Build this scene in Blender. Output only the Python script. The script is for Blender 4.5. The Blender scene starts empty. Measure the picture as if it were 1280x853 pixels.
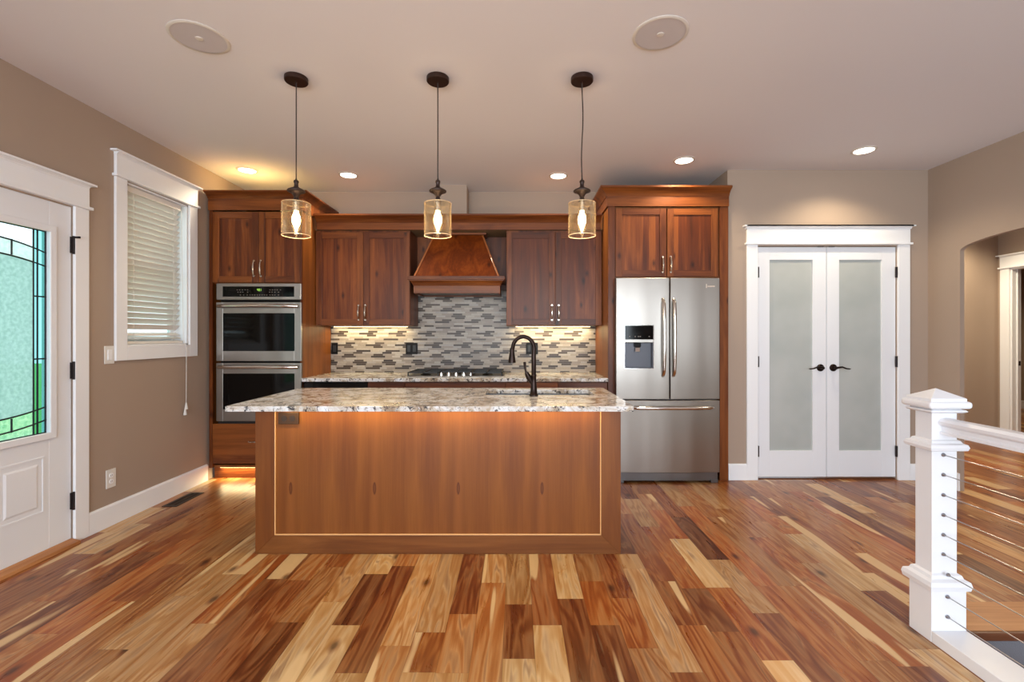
import bpy, bmesh, math, random
from mathutils import Vector, Matrix
R = math.radians
scene = bpy.context.scene
C = scene.collection

# ------------------------------------------------------------------ camera, world, exposure, big lights
H = 1.273; F = 580.0; PX, PY = 645.0, 420.0          # eye height, focal length (px of a 1280 frame), vanishing point
CEIL = 2.74
cam_d = bpy.data.cameras.new('camera'); cam = bpy.data.objects.new('camera', cam_d); C.objects.link(cam)
cam.location = (0, 0, H); cam.rotation_euler = (R(90), 0, 0)
cam_d.sensor_width = 36; cam_d.lens = F/1280*36
cam_d.shift_x = -(PX-640)/1280; cam_d.shift_y = -(426.5-PY)/1280
cam_d.clip_start = 0.05; cam_d.clip_end = 200
scene.camera = cam
vs = scene.view_settings
vs.view_transform = 'Standard'; vs.look = 'None'; vs.gamma = 1; vs.use_curve_mapping = False
vs.exposure = 0.15

def lin(c):
    out = []
    for v in c:
        v = v/255.0
        out.append(v/12.92 if v <= 0.04045 else ((v+0.055)/1.055)**2.4)
    return tuple(out)
def rgb(r, g, b): return lin((r, g, b)) + (1.0,)

w = bpy.data.worlds.new('World'); scene.world = w; w.use_nodes = True
bg = w.node_tree.nodes['Background']; bg.inputs[0].default_value = (0.80, 0.92, 1.0, 1); bg.inputs[1].default_value = 2.0

def area(name, loc, rot, sx, sy, energy, col, spread=180):
    l = bpy.data.lights.new(name, 'AREA'); l.shape = 'RECTANGLE'; l.size = sx; l.size_y = sy
    l.energy = energy; l.color = col; l.spread = R(spread)
    o = bpy.data.objects.new(name, l); C.objects.link(o); o.location = loc; o.rotation_euler = rot
    return o
DAY = (0.80, 0.905, 1.0); WARM = (1.0, 0.74, 0.45); WARM2 = (1.0, 0.82, 0.44)
# daylight coming through the glazing of the rear wall and of the left wall behind the viewer
area('daylight_rear', (0.4, -3.70, 1.45), (R(90), 0, 0), 5.0, 2.1, 260, DAY)
area('daylight_left', (-2.95, -1.6, 1.45), (R(90), 0, R(-90)), 2.2, 2.0, 80, DAY)

# ------------------------------------------------------------------ helpers
def X(px, d): return (px-PX)*d/F
def Z(py, d): return H-(py-PY)*d/F

class MB:
    def __init__(s): s.bm = bmesh.new()
    def box(s, x0, x1, y0, y1, z0, z1, m=0):
        v = [s.bm.verts.new(p) for p in ((x0,y0,z0),(x1,y0,z0),(x1,y1,z0),(x0,y1,z0),(x0,y0,z1),(x1,y0,z1),(x1,y1,z1),(x0,y1,z1))]
        for f in ((3,2,1,0),(4,5,6,7),(0,1,5,4),(1,2,6,5),(2,3,7,6),(3,0,4,7)):
            s.bm.faces.new([v[i] for i in f]).material_index = m
        return s
    def hexa(s, p, m=0):
        v = [s.bm.verts.new(q) for q in p]
        for f in ((3,2,1,0),(4,5,6,7),(0,1,5,4),(1,2,6,5),(2,3,7,6),(3,0,4,7)):
            s.bm.faces.new([v[i] for i in f]).material_index = m
        return s
    def prism(s, poly, axis, a0, a1, m=0):
        # poly: 2D points; axis x: (y,z); y: (x,z); z: (x,y)
        def P(p, a):
            return {'x': (a, p[0], p[1]), 'y': (p[0], a, p[1]), 'z': (p[0], p[1], a)}[axis]
        A = [s.bm.verts.new(P(p, a0)) for p in poly]; B = [s.bm.verts.new(P(p, a1)) for p in poly]
        n = len(poly)
        s.bm.faces.new(A).material_index = m; s.bm.faces.new(B[::-1]).material_index = m
        for i in range(n):
            s.bm.faces.new([A[i], B[i], B[(i+1) % n], A[(i+1) % n]]).material_index = m
        return s
    def lathe(s, prof, c=(0,0,0), seg=32, axis='z', m=0):
        # prof [(r, h)] closed ends when r == 0
        rings = []
        for r, h in prof:
            if r < 1e-6:
                p = {'z': (0,0,h), 'y': (0,h,0), 'x': (h,0,0)}[axis]
                rings.append([s.bm.verts.new(Vector(c)+Vector(p))])
            else:
                ring = []
                for i in range(seg):
                    a = 2*math.pi*i/seg; u, v = r*math.cos(a), r*math.sin(a)
                    p = {'z': (u,v,h), 'y': (u,h,v), 'x': (h,u,v)}[axis]
                    ring.append(s.bm.verts.new(Vector(c)+Vector(p)))
                rings.append(ring)
        for A, B in zip(rings, rings[1:]):
            if len(A) == 1 and len(B) == 1: continue
            for i in range(seg):
                j = (i+1) % seg
                if len(A) == 1: f = [A[0], B[i], B[j]]
                elif len(B) == 1: f = [A[i], A[j], B[0]]
                else: f = [A[i], A[j], B[j], B[i]]
                s.bm.faces.new(f).material_index = m
        return s
    def cyl(s, c, r, h0, h1, axis='z', seg=24, m=0):
        return s.lathe([(0,h0),(r,h0),(r,h1),(0,h1)], c, seg, axis, m)
    def tube(s, pts, r, seg=12, m=0, cap=True):
        pts = [Vector(p) for p in pts]
        rr = r if isinstance(r, (list, tuple)) else [r]*len(pts)
        rings = []; prev = None
        for i, p in enumerate(pts):
            t = (pts[min(i+1, len(pts)-1)] - pts[max(i-1, 0)]).normalized()
            if prev is None:
                a = Vector((0,0,1)) if abs(t.z) < 0.9 else Vector((1,0,0))
                n = t.cross(a).normalized()
            else:
                n = (prev - t*prev.dot(t)).normalized()
            prev = n; b = t.cross(n)
            rings.append([s.bm.verts.new(p + (n*math.cos(2*math.pi*k/seg) + b*math.sin(2*math.pi*k/seg))*rr[i]) for k in range(seg)])
        for A, B in zip(rings, rings[1:]):
            for k in range(seg):
                s.bm.faces.new([A[k], A[(k+1) % seg], B[(k+1) % seg], B[k]]).material_index = m
        if cap:
            s.bm.faces.new(rings[0][::-1]).material_index = m; s.bm.faces.new(rings[-1]).material_index = m
        return s
    def sweep(s, path, prof, side=1, m=0):
        # path: [(x,y)], prof closed [(out,z)]; 'out' goes to the right of the travel direction (side=1)
        P = [Vector(p) for p in path]; n = len(P); rings = []
        for i in range(n):
            if i == 0: d = (P[1]-P[0]).normalized(); nrm = Vector((d.y, -d.x))
            elif i == n-1: d = (P[-1]-P[-2]).normalized(); nrm = Vector((d.y, -d.x))
            else:
                d0 = (P[i]-P[i-1]).normalized(); d1 = (P[i+1]-P[i]).normalized()
                n0 = Vector((d0.y, -d0.x)); n1 = Vector((d1.y, -d1.x))
                nrm = (n0+n1).normalized(); nrm = nrm/max(0.2, nrm.dot(n0))
            rings.append([s.bm.verts.new((P[i].x+nrm.x*o*side, P[i].y+nrm.y*o*side, z)) for o, z in prof])
        k = len(prof)
        for A, B in zip(rings, rings[1:]):
            for j in range(k):
                s.bm.faces.new([A[j], A[(j+1) % k], B[(j+1) % k], B[j]]).material_index = m
        s.bm.faces.new(rings[0][::-1]).material_index = m; s.bm.faces.new(rings[-1]).material_index = m
        return s
    def ring_slab(s, o, i, z0, z1, m=0):
        # rectangular slab (x0,x1,y0,y1) with a rectangular hole
        def loop(r, z): return [s.bm.verts.new(p) for p in ((r[0],r[2],z),(r[1],r[2],z),(r[1],r[3],z),(r[0],r[3],z))]
        ob, ot, ib, it = loop(o,z0), loop(o,z1), loop(i,z0), loop(i,z1)
        for k in range(4):
            j = (k+1) % 4
            for f in ([ot[k],ot[j],it[j],it[k]], [ob[j],ob[k],ib[k],ib[j]], [ob[k],ob[j],ot[j],ot[k]], [ib[j],ib[k],it[k],it[j]]):
                s.bm.faces.new(f).material_index = m
        return s
    def rot(s, start, c, axis, ang):
        s.bm.verts.ensure_lookup_table()
        vs_ = s.bm.verts[start:]
        bmesh.ops.rotate(s.bm, verts=vs_, cent=c, matrix=Matrix.Rotation(ang, 3, axis)); return s
    def n(s): return len(s.bm.verts)
    def build(s, name, mat, parent=None, bevel=0, smooth=False, seg=2):
        bmesh.ops.recalc_face_normals(s.bm, faces=s.bm.faces[:])
        vsx = s.bm.verts
        lo = Vector((min(v.co.x for v in vsx), min(v.co.y for v in vsx), min(v.co.z for v in vsx)))
        hi = Vector((max(v.co.x for v in vsx), max(v.co.y for v in vsx), max(v.co.z for v in vsx)))
        cen = (lo+hi)/2
        for v in vsx: v.co -= cen
        me = bpy.data.meshes.new(name); s.bm.to_mesh(me); s.bm.free()
        for mm in (mat if isinstance(mat, (list, tuple)) else [mat]): me.materials.append(mm)
        o = bpy.data.objects.new(name, me); C.objects.link(o)
        o['_w'] = tuple(cen)
        pw = Vector(parent['_w']) if parent is not None else Vector((0,0,0))
        o.location = cen-pw
        if parent is not None: o.parent = parent
        if smooth:
            for p in me.polygons: p.use_smooth = True
            try: me.set_sharp_from_angle(angle=R(35))
            except Exception: pass
        if bevel:
            b = o.modifiers.new('bevel', 'BEVEL'); b.width = bevel; b.segments = seg; b.limit_method = 'ANGLE'; b.angle_limit = R(40)
        return o

def thing(name, label, cat, loc, group=None):
    o = bpy.data.objects.new(name, None); C.objects.link(o); o.location = loc; o['_w'] = tuple(loc)
    o.empty_display_size = 0.1
    o['label'] = label; o['category'] = cat
    if group: o['group'] = group
    return o
def tag(o, label, cat, group=None, kind=None):
    o['label'] = label; o['category'] = cat
    if group: o['group'] = group
    if kind: o['kind'] = kind
    return o
def struct(o, label=None):
    o['kind'] = 'structure'
    if label: o['label'] = label
    return o
def dup(root, loc, label=None, group=None):
    def cp(o, p):
        c = o.copy(); C.objects.link(c)
        if p is not None: c.parent = p
        for ch in list(o.children): cp(ch, c)
        return c
    r = cp(root, None); r.location = loc; r['_w'] = tuple(loc)
    if label: r['label'] = label
    if group: r['group'] = group
    return r

# ------------------------------------------------------------------ materials
def nt(name):
    m = bpy.data.materials.new(name); m.use_nodes = True
    return m, m.node_tree.nodes, m.node_tree.links, m.node_tree.nodes['Principled BSDF']
def plain(name, col, rough=0.5, metal=0, coat=0, emit=None, es=0, bump=0, bscale=200, spec=0.5):
    m, N, L, b = nt(name)
    b.inputs['Base Color'].default_value = rgb(*col); b.inputs['Roughness'].default_value = rough
    b.inputs['Metallic'].default_value = metal; b.inputs['Coat Weight'].default_value = coat
    b.inputs['Specular IOR Level'].default_value = spec
    tc = N.new('ShaderNodeTexCoord'); nz = N.new('ShaderNodeTexNoise'); nz.inputs['Scale'].default_value = bscale
    L.new(tc.outputs['Object'], nz.inputs['Vector'])
    if bump:
        bp = N.new('ShaderNodeBump'); bp.inputs['Strength'].default_value = bump; bp.inputs['Distance'].default_value = 0.002
        L.new(nz.outputs[0], bp.inputs['Height']); L.new(bp.outputs[0], b.inputs['Normal'])
    else:
        mr = N.new('ShaderNodeMapRange'); mr.inputs['To Min'].default_value = max(0, rough-0.03); mr.inputs['To Max'].default_value = min(1, rough+0.03)
        nz.inputs['Scale'].default_value = 12
        L.new(nz.outputs[0], mr.inputs['Value']); L.new(mr.outputs[0], b.inputs['Roughness'])
    if emit:
        b.inputs['Emission Color'].default_value = rgb(*emit); b.inputs['Emission Strength'].default_value = es
    return m
def ramp(N, stops):
    r = N.new('ShaderNodeValToRGB'); e = r.color_ramp.elements
    e[0].position, e[0].color = stops[0][0], stops[0][1]
    e[1].position, e[1].color = stops[1][0], stops[1][1]
    for p, c in stops[2:]:
        x = e.new(p); x.color = c
    return r
def wood(name, dark, mid, light, axis='z', rough=0.42, stave=0.09, knots=True, coat=0.08, contrast=1.0, rnd=True):
    m, N, L, b = nt(name)
    tc = N.new('ShaderNodeTexCoord'); oi = N.new('ShaderNodeObjectInfo')
    off = N.new('ShaderNodeVectorMath'); off.operation = 'MULTIPLY_ADD'
    comb = N.new('ShaderNodeCombineXYZ')
    if rnd:
        for k in range(3): L.new(oi.outputs['Random'], comb.inputs[k])
    L.new(comb.outputs[0], off.inputs[0]); off.inputs[1].default_value = (7.3, 3.1, 11.7)
    L.new(tc.outputs['Object'], off.inputs[2])
    sc = {'z': (9, 9, 0.9), 'x': (0.9, 9, 9), 'y': (9, 0.9, 9)}[axis]
    mp = N.new('ShaderNodeVectorMath'); mp.operation = 'MULTIPLY'; mp.inputs[1].default_value = sc
    L.new(off.outputs[0], mp.inputs[0])
    n1 = N.new('ShaderNodeTexNoise'); n1.inputs['Scale'].default_value = 1.0; n1.inputs['Detail'].default_value = 6; n1.inputs['Roughness'].default_value = 0.6; n1.inputs['Distortion'].default_value = 1.2
    L.new(mp.outputs[0], n1.inputs['Vector'])
    mp2 = N.new('ShaderNodeVectorMath'); mp2.operation = 'MULTIPLY'; mp2.inputs[1].default_value = tuple(q*(8 if q > 1 else 3) for q in sc)
    L.new(off.outputs[0], mp2.inputs[0])
    n2 = N.new('ShaderNodeTexNoise'); n2.inputs['Scale'].default_value = 1.0; n2.inputs['Detail'].default_value = 4
    L.new(mp2.outputs[0], n2.inputs['Vector'])
    # staves glued side by side
    sep = N.new('ShaderNodeSeparateXYZ'); L.new(off.outputs[0], sep.inputs[0])
    dv = N.new('ShaderNodeMath'); dv.operation = 'DIVIDE'; dv.inputs[1].default_value = stave
    L.new(sep.outputs[{'z': 0, 'x': 2, 'y': 0}[axis]], dv.inputs[0])
    fl = N.new('ShaderNodeMath'); fl.operation = 'FLOOR'; L.new(dv.outputs[0], fl.inputs[0])
    wn = N.new('ShaderNodeTexWhiteNoise'); wn.noise_dimensions = '1D'; L.new(fl.outputs[0], wn.inputs['W'])
    a = N.new('ShaderNodeMath'); a.operation = 'MULTIPLY_ADD'; a.inputs[1].default_value = 0.28*contrast; L.new(wn.outputs[0], a.inputs[0])
    L.new(n1.outputs[0], a.inputs[2])
    a2 = N.new('ShaderNodeMath'); a2.operation = 'MULTIPLY_ADD'; a2.inputs[1].default_value = 0.30; L.new(n2.outputs[0], a2.inputs[0]); L.new(a.outputs[0], a2.inputs[2])
    r = ramp(N, [(0.36, rgb(*dark)), (1.08, rgb(*light)), (0.72, rgb(*mid))])
    L.new(a2.outputs[0], r.inputs[0])
    last = r.outputs[0]
    if knots:
        ks = {'z': (3.2, 3.2, 1.5), 'x': (1.5, 3.2, 3.2), 'y': (3.2, 1.5, 3.2)}[axis]
        mk = N.new('ShaderNodeVectorMath'); mk.operation = 'MULTIPLY'; mk.inputs[1].default_value = (3.4, 1.7, 1)
        k2 = N.new('ShaderNodeCombineXYZ'); L.new(sep.outputs[0], k2.inputs[0]); L.new(sep.outputs[2], k2.inputs[1]); L.new(k2.outputs[0], mk.inputs[0])
        vo = N.new('ShaderNodeTexVoronoi'); vo.voronoi_dimensions = '2D'; vo.inputs['Scale'].default_value = 1.3; L.new(mk.outputs[0], vo.inputs['Vector'])
        kr = ramp(N, [(0.02, (0.10, 0.09, 0.08, 1)), (0.10, (1, 1, 1, 1)), (0.05, (0.5, 0.42, 0.38, 1))])
        L.new(vo.outputs['Distance'], kr.inputs[0])
        mx = N.new('ShaderNodeMix'); mx.data_type = 'RGBA'; mx.blend_type = 'MULTIPLY'; mx.inputs['Factor'].default_value = 0.8
        L.new(last, mx.inputs['A']); L.new(kr.outputs[0], mx.inputs['B']); last = mx.outputs['Result']
    L.new(last, b.inputs['Base Color'])
    b.inputs['Specular IOR Level'].default_value = 0.3; b.inputs['Roughness'].default_value = rough; b.inputs['Coat Weight'].default_value = coat; b.inputs['Coat Roughness'].default_value = 0.25
    bp = N.new('ShaderNodeBump'); bp.inputs['Strength'].default_value = 0.08; bp.inputs['Distance'].default_value = 0.001
    L.new(n2.outputs[0], bp.inputs['Height']); L.new(bp.outputs[0], b.inputs['Normal'])
    return m

CD, CM, CL_ = (48, 20, 6), (92, 43, 13), (132, 72, 28)
M_wv = wood('stained_alder_upright', CD, CM, CL_, 'z')
M_wh = wood('stained_alder_lengthwise', CD, CM, CL_, 'x', stave=0.4, knots=False)
M_wy = wood('stained_alder_depthwise', CD, CM, CL_, 'y', stave=0.4, knots=False)
M_wdoor = wood('stained_alder_panel', (50, 20, 6), (94, 42, 12), (138, 74, 28), 'z', stave=0.055, contrast=0.8)
M_hood = wood('stained_alder_hood', (60, 22, 5), (108, 46, 10), (142, 70, 20), 'z', stave=0.2, contrast=0.6)
M_bounce_dim = plain('dim_bounce_top', (128, 104, 74), 0.8)  # unseen cabinet tops, tone chosen to cut bounce on the wall above
M_bounce_yellow = plain('yellow_bounce_top', (206, 188, 130), 0.7)  # unseen oven cabinet top, coloured to bounce yellowish light onto the ceiling
M_side = wood('stained_alder_side', (86, 45, 14), (122, 68, 24), (150, 90, 38), 'z', stave=0.6, contrast=0.5, knots=False)
M_isl = wood('island_frame_upright', (92, 46, 15), (114, 62, 21), (134, 80, 31), 'z', stave=0.5, contrast=0.5, knots=False)
M_islh = wood('island_frame_lengthwise', (84, 43, 14), (106, 58, 21), (128, 76, 32), 'x', stave=0.5, contrast=0.5, knots=False)
M_batten = plain('batten_wood', (168, 100, 58), 0.25, coat=0.5)
M_bead = plain('pale_bead', (222, 168, 112), 0.3)
M_ply_inside = plain('maple_inside', (190, 140, 86), 0.5)

def island_veneer():
    m, N, L, b = nt('island_veneer')
    tc = N.new('ShaderNodeTexCoord'); sep = N.new('ShaderNodeSeparateXYZ'); L.new(tc.outputs['Object'], sep.inputs[0])
    # veneer leaves repeat every 0.49 m: wrap x
    ad = N.new('ShaderNodeMath'); ad.operation = 'ADD'; ad.inputs[1].default_value = 5.0-0.0; L.new(sep.outputs[0], ad.inputs[0])
    md = N.new('ShaderNodeMath'); md.operation = 'PINGPONG'; md.inputs[1].default_value = 0.245; L.new(ad.outputs[0], md.inputs[0])
    wr = N.new('ShaderNodeMath'); wr.operation = 'MODULO'; wr.inputs[1].default_value = 0.49; L.new(ad.outputs[0], wr.inputs[0])
    cb = N.new('ShaderNodeCombineXYZ'); L.new(wr.outputs[0], cb.inputs[0]); L.new(sep.outputs[2], cb.inputs[2])
    mp = N.new('ShaderNodeVectorMath'); mp.operation = 'MULTIPLY'; mp.inputs[1].default_value = (12, 1, 0.8); L.new(cb.outputs[0], mp.inputs[0])
    n1 = N.new('ShaderNodeTexNoise'); n1.inputs['Scale'].default_value = 1; n1.inputs['Detail'].default_value = 5; n1.inputs['Distortion'].default_value = 0.6
    L.new(mp.outputs[0], n1.inputs['Vector'])
    mp2 = N.new('ShaderNodeVectorMath'); mp2.operation = 'MULTIPLY'; mp2.inputs[1].default_value = (150, 1, 4); L.new(cb.outputs[0], mp2.inputs[0])
    n2 = N.new('ShaderNodeTexNoise'); n2.inputs['Scale'].default_value = 1; n2.inputs['Detail'].default_value = 3; L.new(mp2.outputs[0], n2.inputs['Vector'])
    a = N.new('ShaderNodeMath'); a.operation = 'MULTIPLY_ADD'; a.inputs[1].default_value = 0.35; L.new(n2.outputs[0], a.inputs[0]); L.new(n1.outputs[0], a.inputs[2])
    r = ramp(N, [(0.36, rgb(98, 50, 16)), (1.02, rgb(136, 80, 30)), (0.66, rgb(116, 63, 21))]); L.new(a.outputs[0], r.inputs[0])
    # paler stripe + knot once per leaf (x measured from the stripe: |x|)
    dx = N.new('ShaderNodeMath'); dx.operation = 'SUBTRACT'; dx.inputs[1].default_value = 0.218; L.new(wr.outputs[0], dx.inputs[0])
    ab = N.new('ShaderNodeMath'); ab.operation = 'ABSOLUTE'; L.new(dx.outputs[0], ab.inputs[0])
    st = N.new('ShaderNodeMapRange'); st.inputs['From Min'].default_value = 0.012; st.inputs['From Max'].default_value = 0.035
    st.inputs['To Min'].default_value = 0.30; st.inputs['To Max'].default_value = 0.0; L.new(ab.outputs[0], st.inputs['Value'])
    m1 = N.new('ShaderNodeMix'); m1.data_type = 'RGBA'; L.new(st.outputs[0], m1.inputs['Factor']); L.new(r.outputs[0], m1.inputs['A']); m1.inputs['B'].default_value = rgb(150, 90, 40)
    kz = N.new('ShaderNodeMath'); kz.operation = 'ADD'; kz.inputs[1].default_value = 0.105; L.new(sep.outputs[2], kz.inputs[0])
    kzs = N.new('ShaderNodeMath'); kzs.operation = 'DIVIDE'; kzs.inputs[1].default_value = 0.042; L.new(kz.outputs[0], kzs.inputs[0])
    kxs = N.new('ShaderNodeMath'); kxs.operation = 'DIVIDE'; kxs.inputs[1].default_value = 0.011; L.new(dx.outputs[0], kxs.inputs[0])
    c2 = N.new('ShaderNodeCombineXYZ'); L.new(kxs.outputs[0], c2.inputs[0]); L.new(kzs.outputs[0], c2.inputs[1])
    ln = N.new('ShaderNodeVectorMath'); ln.operation = 'LENGTH'; L.new(c2.outputs[0], ln.inputs[0])
    kr = ramp(N, [(0.35, (0.55, 0.45, 0.40, 1)), (1.0, (1, 1, 1, 1)), (0.75, (0.35, 0.22, 0.18, 1))]); L.new(ln.outputs['Value'], kr.inputs[0])
    m2 = N.new('ShaderNodeMix'); m2.data_type = 'RGBA'; m2.blend_type = 'MULTIPLY'; m2.inputs['Factor'].default_value = 0.9
    L.new(m1.outputs['Result'], m2.inputs['A']); L.new(kr.outputs[0], m2.inputs['B'])
    L.new(m2.outputs['Result'], b.inputs['Base Color']); b.inputs['Roughness'].default_value = 0.40; b.inputs['Coat Weight'].default_value = 0.05; b.inputs['Specular IOR Level'].default_value = 0.3
    return m
M_ven = island_veneer()

def granite():
    m, N, L, b = nt('granite')
    tc = N.new('ShaderNodeTexCoord')
    def noise(sc, det=6, dist=0.0, rough=0.6):
        n = N.new('ShaderNodeTexNoise'); n.inputs['Scale'].default_value = sc; n.inputs['Detail'].default_value = det; n.inputs['Distortion'].default_value = dist; n.inputs['Roughness'].default_value = rough
        L.new(tc.outputs['Object'], n.inputs['Vector']); return n
    n1 = noise(4.2, 8, 1.5, 0.65)
    r1 = ramp(N, [(0.34, rgb(142, 120, 100)), (0.66, rgb(234, 236, 240)), (0.44, rgb(186, 170, 150)), (0.52, rgb(220, 216, 212))]); L.new(n1.outputs[0], r1.inputs[0])
    n2 = noise(9, 8, 2.5, 0.7)
    r2 = ramp(N, [(0.36, (1, 1, 1, 1)), (0.44, (0, 0, 0, 1))]); L.new(n2.outputs[0], r2.inputs[0])
    mx = N.new('ShaderNodeMix'); mx.data_type = 'RGBA'; L.new(r2.outputs[0], mx.inputs['Factor']); L.new(r1.outputs[0], mx.inputs['A']); mx.inputs['B'].default_value = rgb(104, 84, 74)
    n3 = noise(30, 6, 1.0, 0.7)
    r3 = ramp(N, [(0.40, (1, 1, 1, 1)), (0.455, (0, 0, 0, 1))]); L.new(n3.outputs[0], r3.inputs[0])
    mx2 = N.new('ShaderNodeMix'); mx2.data_type = 'RGBA'; L.new(r3.outputs[0], mx2.inputs['Factor']); L.new(mx.outputs['Result'], mx2.inputs['A']); mx2.inputs['B'].default_value = rgb(52, 50, 54)
    n4 = noise(16, 6, 1.0, 0.7)
    r4 = ramp(N, [(0.58, (0, 0, 0, 1)), (0.66, (0.8, 0.8, 0.8, 1))]); L.new(n4.outputs[0], r4.inputs[0])
    mx3 = N.new('ShaderNodeMix'); mx3.data_type = 'RGBA'; L.new(r4.outputs[0], mx3.inputs['Factor']); L.new(mx2.outputs['Result'], mx3.inputs['A']); mx3.inputs['B'].default_value = rgb(232, 232, 236)
    L.new(mx3.outputs['Result'], b.inputs['Base Color']); b.inputs['Roughness'].default_value = 0.12; b.inputs['Specular IOR Level'].default_value = 0.6
    return m
M_gran = granite()

def steel(name, base=(176, 172, 168), rough=0.30, axis='x'):
    m, N, L, b = nt(name)
    b.inputs['Metallic'].default_value = 1.0
    tc = N.new('ShaderNodeTexCoord')
    mp = N.new('ShaderNodeVectorMath'); mp.operation = 'MULTIPLY'
    mp.inputs[1].default_value = {'x': (1.5, 1.5, 900), 'z': (900, 900, 1.5)}[axis]
    L.new(tc.outputs['Object'], mp.inputs[0])
    n = N.new('ShaderNodeTexNoise'); n.inputs['Scale'].default_value = 1; n.inputs['Detail'].default_value = 2; L.new(mp.outputs[0], n.inputs['Vector'])
    mr = N.new('ShaderNodeMapRange'); mr.inputs['To Min'].default_value = rough-0.05; mr.inputs['To Max'].default_value = rough+0.08; L.new(n.outputs[0], mr.inputs['Value'])
    L.new(mr.outputs[0], b.inputs['Roughness'])
    b.inputs['Base Color'].default_value = rgb(*base)
    b.inputs['Anisotropic'].default_value = 0.6
    m3 = N.new('ShaderNodeVectorMath'); m3.operation = 'MULTIPLY'; m3.inputs[1].default_value = (7, 7, 0.5) if axis == 'x' else (0.5, 0.5, 7)
    L.new(tc.outputs['Object'], m3.inputs[0])
    n3 = N.new('ShaderNodeTexNoise'); n3.inputs['Scale'].default_value = 1; n3.inputs['Detail'].default_value = 0; L.new(m3.outputs[0], n3.inputs['Vector'])
    bp = N.new('ShaderNodeBump'); bp.inputs['Strength'].default_value = 0.5; bp.inputs['Distance'].default_value = 0.012; L.new(n3.outputs[0], bp.inputs['Height']); L.new(bp.outputs[0], b.inputs['Normal'])
    return m
M_steel = steel('brushed_steel', (150, 143, 136), 0.31)
M_steel_d = steel('brushed_steel_grey', (120, 118, 118), 0.35)
M_nickel = plain('satin_nickel', (214, 206, 194), 0.20, 1.0)
M_chrome = plain('polished_steel', (215, 210, 205), 0.14, 1.0)
M_bronze = plain('oil_rubbed_bronze', (44, 32, 28), 0.30, 0.8)
M_bronze_p = plain('bronze_pendant', (58, 44, 40), 0.40, 0.6)
M_canopy = plain('dark_bronze_canopy', (54, 32, 24), 0.45, 0.5)
M_black = plain('black_iron', (18, 16, 16), 0.45)
M_blackp = plain('black_plastic', (16, 13, 12), 0.4, spec=0.15)
M_glassblk = plain('black_oven_glass', (6, 5, 5), 0.08, 0, 0, spec=0.22)
M_brownp = plain('brown_plate', (66, 42, 22), 0.4, 0.3)
M_brownd = plain('brown_receptacle', (40, 26, 16), 0.4)
M_white = plain('white_trim_paint', (240, 241, 244), 0.35)
M_whited = plain('white_door_paint', (234, 236, 241), 0.33)
M_whitep = plain('white_plastic', (226, 222, 216), 0.35)
M_post = plain('white_post_paint', (232, 232, 236), 0.35)
M_wall = plain('taupe_wall_paint', (168, 148, 132), 0.75, bump=0.05, bscale=350)
M_ceil = plain('ceiling_paint', (224, 219, 222), 0.9, bump=0.03, bscale=300)
M_hinge = plain('dark_hinge', (38, 30, 30), 0.4, 0.6)
M_vent = plain('bronze_vent', (58, 44, 34), 0.5, 0.4)
M_spk = plain('speaker_grille', (196, 188, 190), 0.8)
M_can_on = plain('lit_lens', (255, 250, 240), 0.5, emit=(255, 246, 232), es=9)
M_can_trim = plain('can_trim', (214, 206, 198), 0.5)
M_bulb = plain('lit_bulb', (255, 240, 210), 0.4, emit=(255, 222, 160), es=16)
M_led = plain('led_strip', (255, 230, 180), 0.4, emit=(255, 214, 150), es=12)
M_green = plain('green_clock_digits', (40, 80, 20), 0.5, emit=(170, 230, 90), es=1.6)
M_mark = plain('pale_markings', (120, 112, 104), 0.5)
M_logo = plain('pale_lettering', (214, 198, 184), 0.3)
M_carpet = plain('grey_carpet', (120, 118, 124), 0.95, bump=1.0, bscale=260)
M_oak = wood('threshold_oak', (120, 70, 36), (160, 102, 58), (190, 132, 84), 'y', stave=0.5, knots=False)
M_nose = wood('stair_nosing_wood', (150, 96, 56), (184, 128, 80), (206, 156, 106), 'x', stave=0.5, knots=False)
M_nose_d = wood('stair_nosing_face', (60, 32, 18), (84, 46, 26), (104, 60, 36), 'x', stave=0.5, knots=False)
M_blind = plain('blind_slat', (232, 226, 218), 0.45)
M_lead = plain('lead_came', (38, 44, 46), 0.4, 0.6)
M_cable = plain('cable_steel', (176, 172, 170), 0.3, 1.0)
M_fit = plain('cable_fitting', (176, 180, 188), 0.25, 1.0)
M_grass = plain('grass_lawn', (120, 170, 80), 0.9, bump=1, bscale=40)
M_leaf = plain('hedge_leaves', (70, 112, 60), 0.8, bump=1, bscale=30)
M_cord = plain('pendant_cord', (50, 38, 34), 0.6)
M_sink = plain('sink_steel', (150, 156, 164), 0.28, 1.0)

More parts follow.
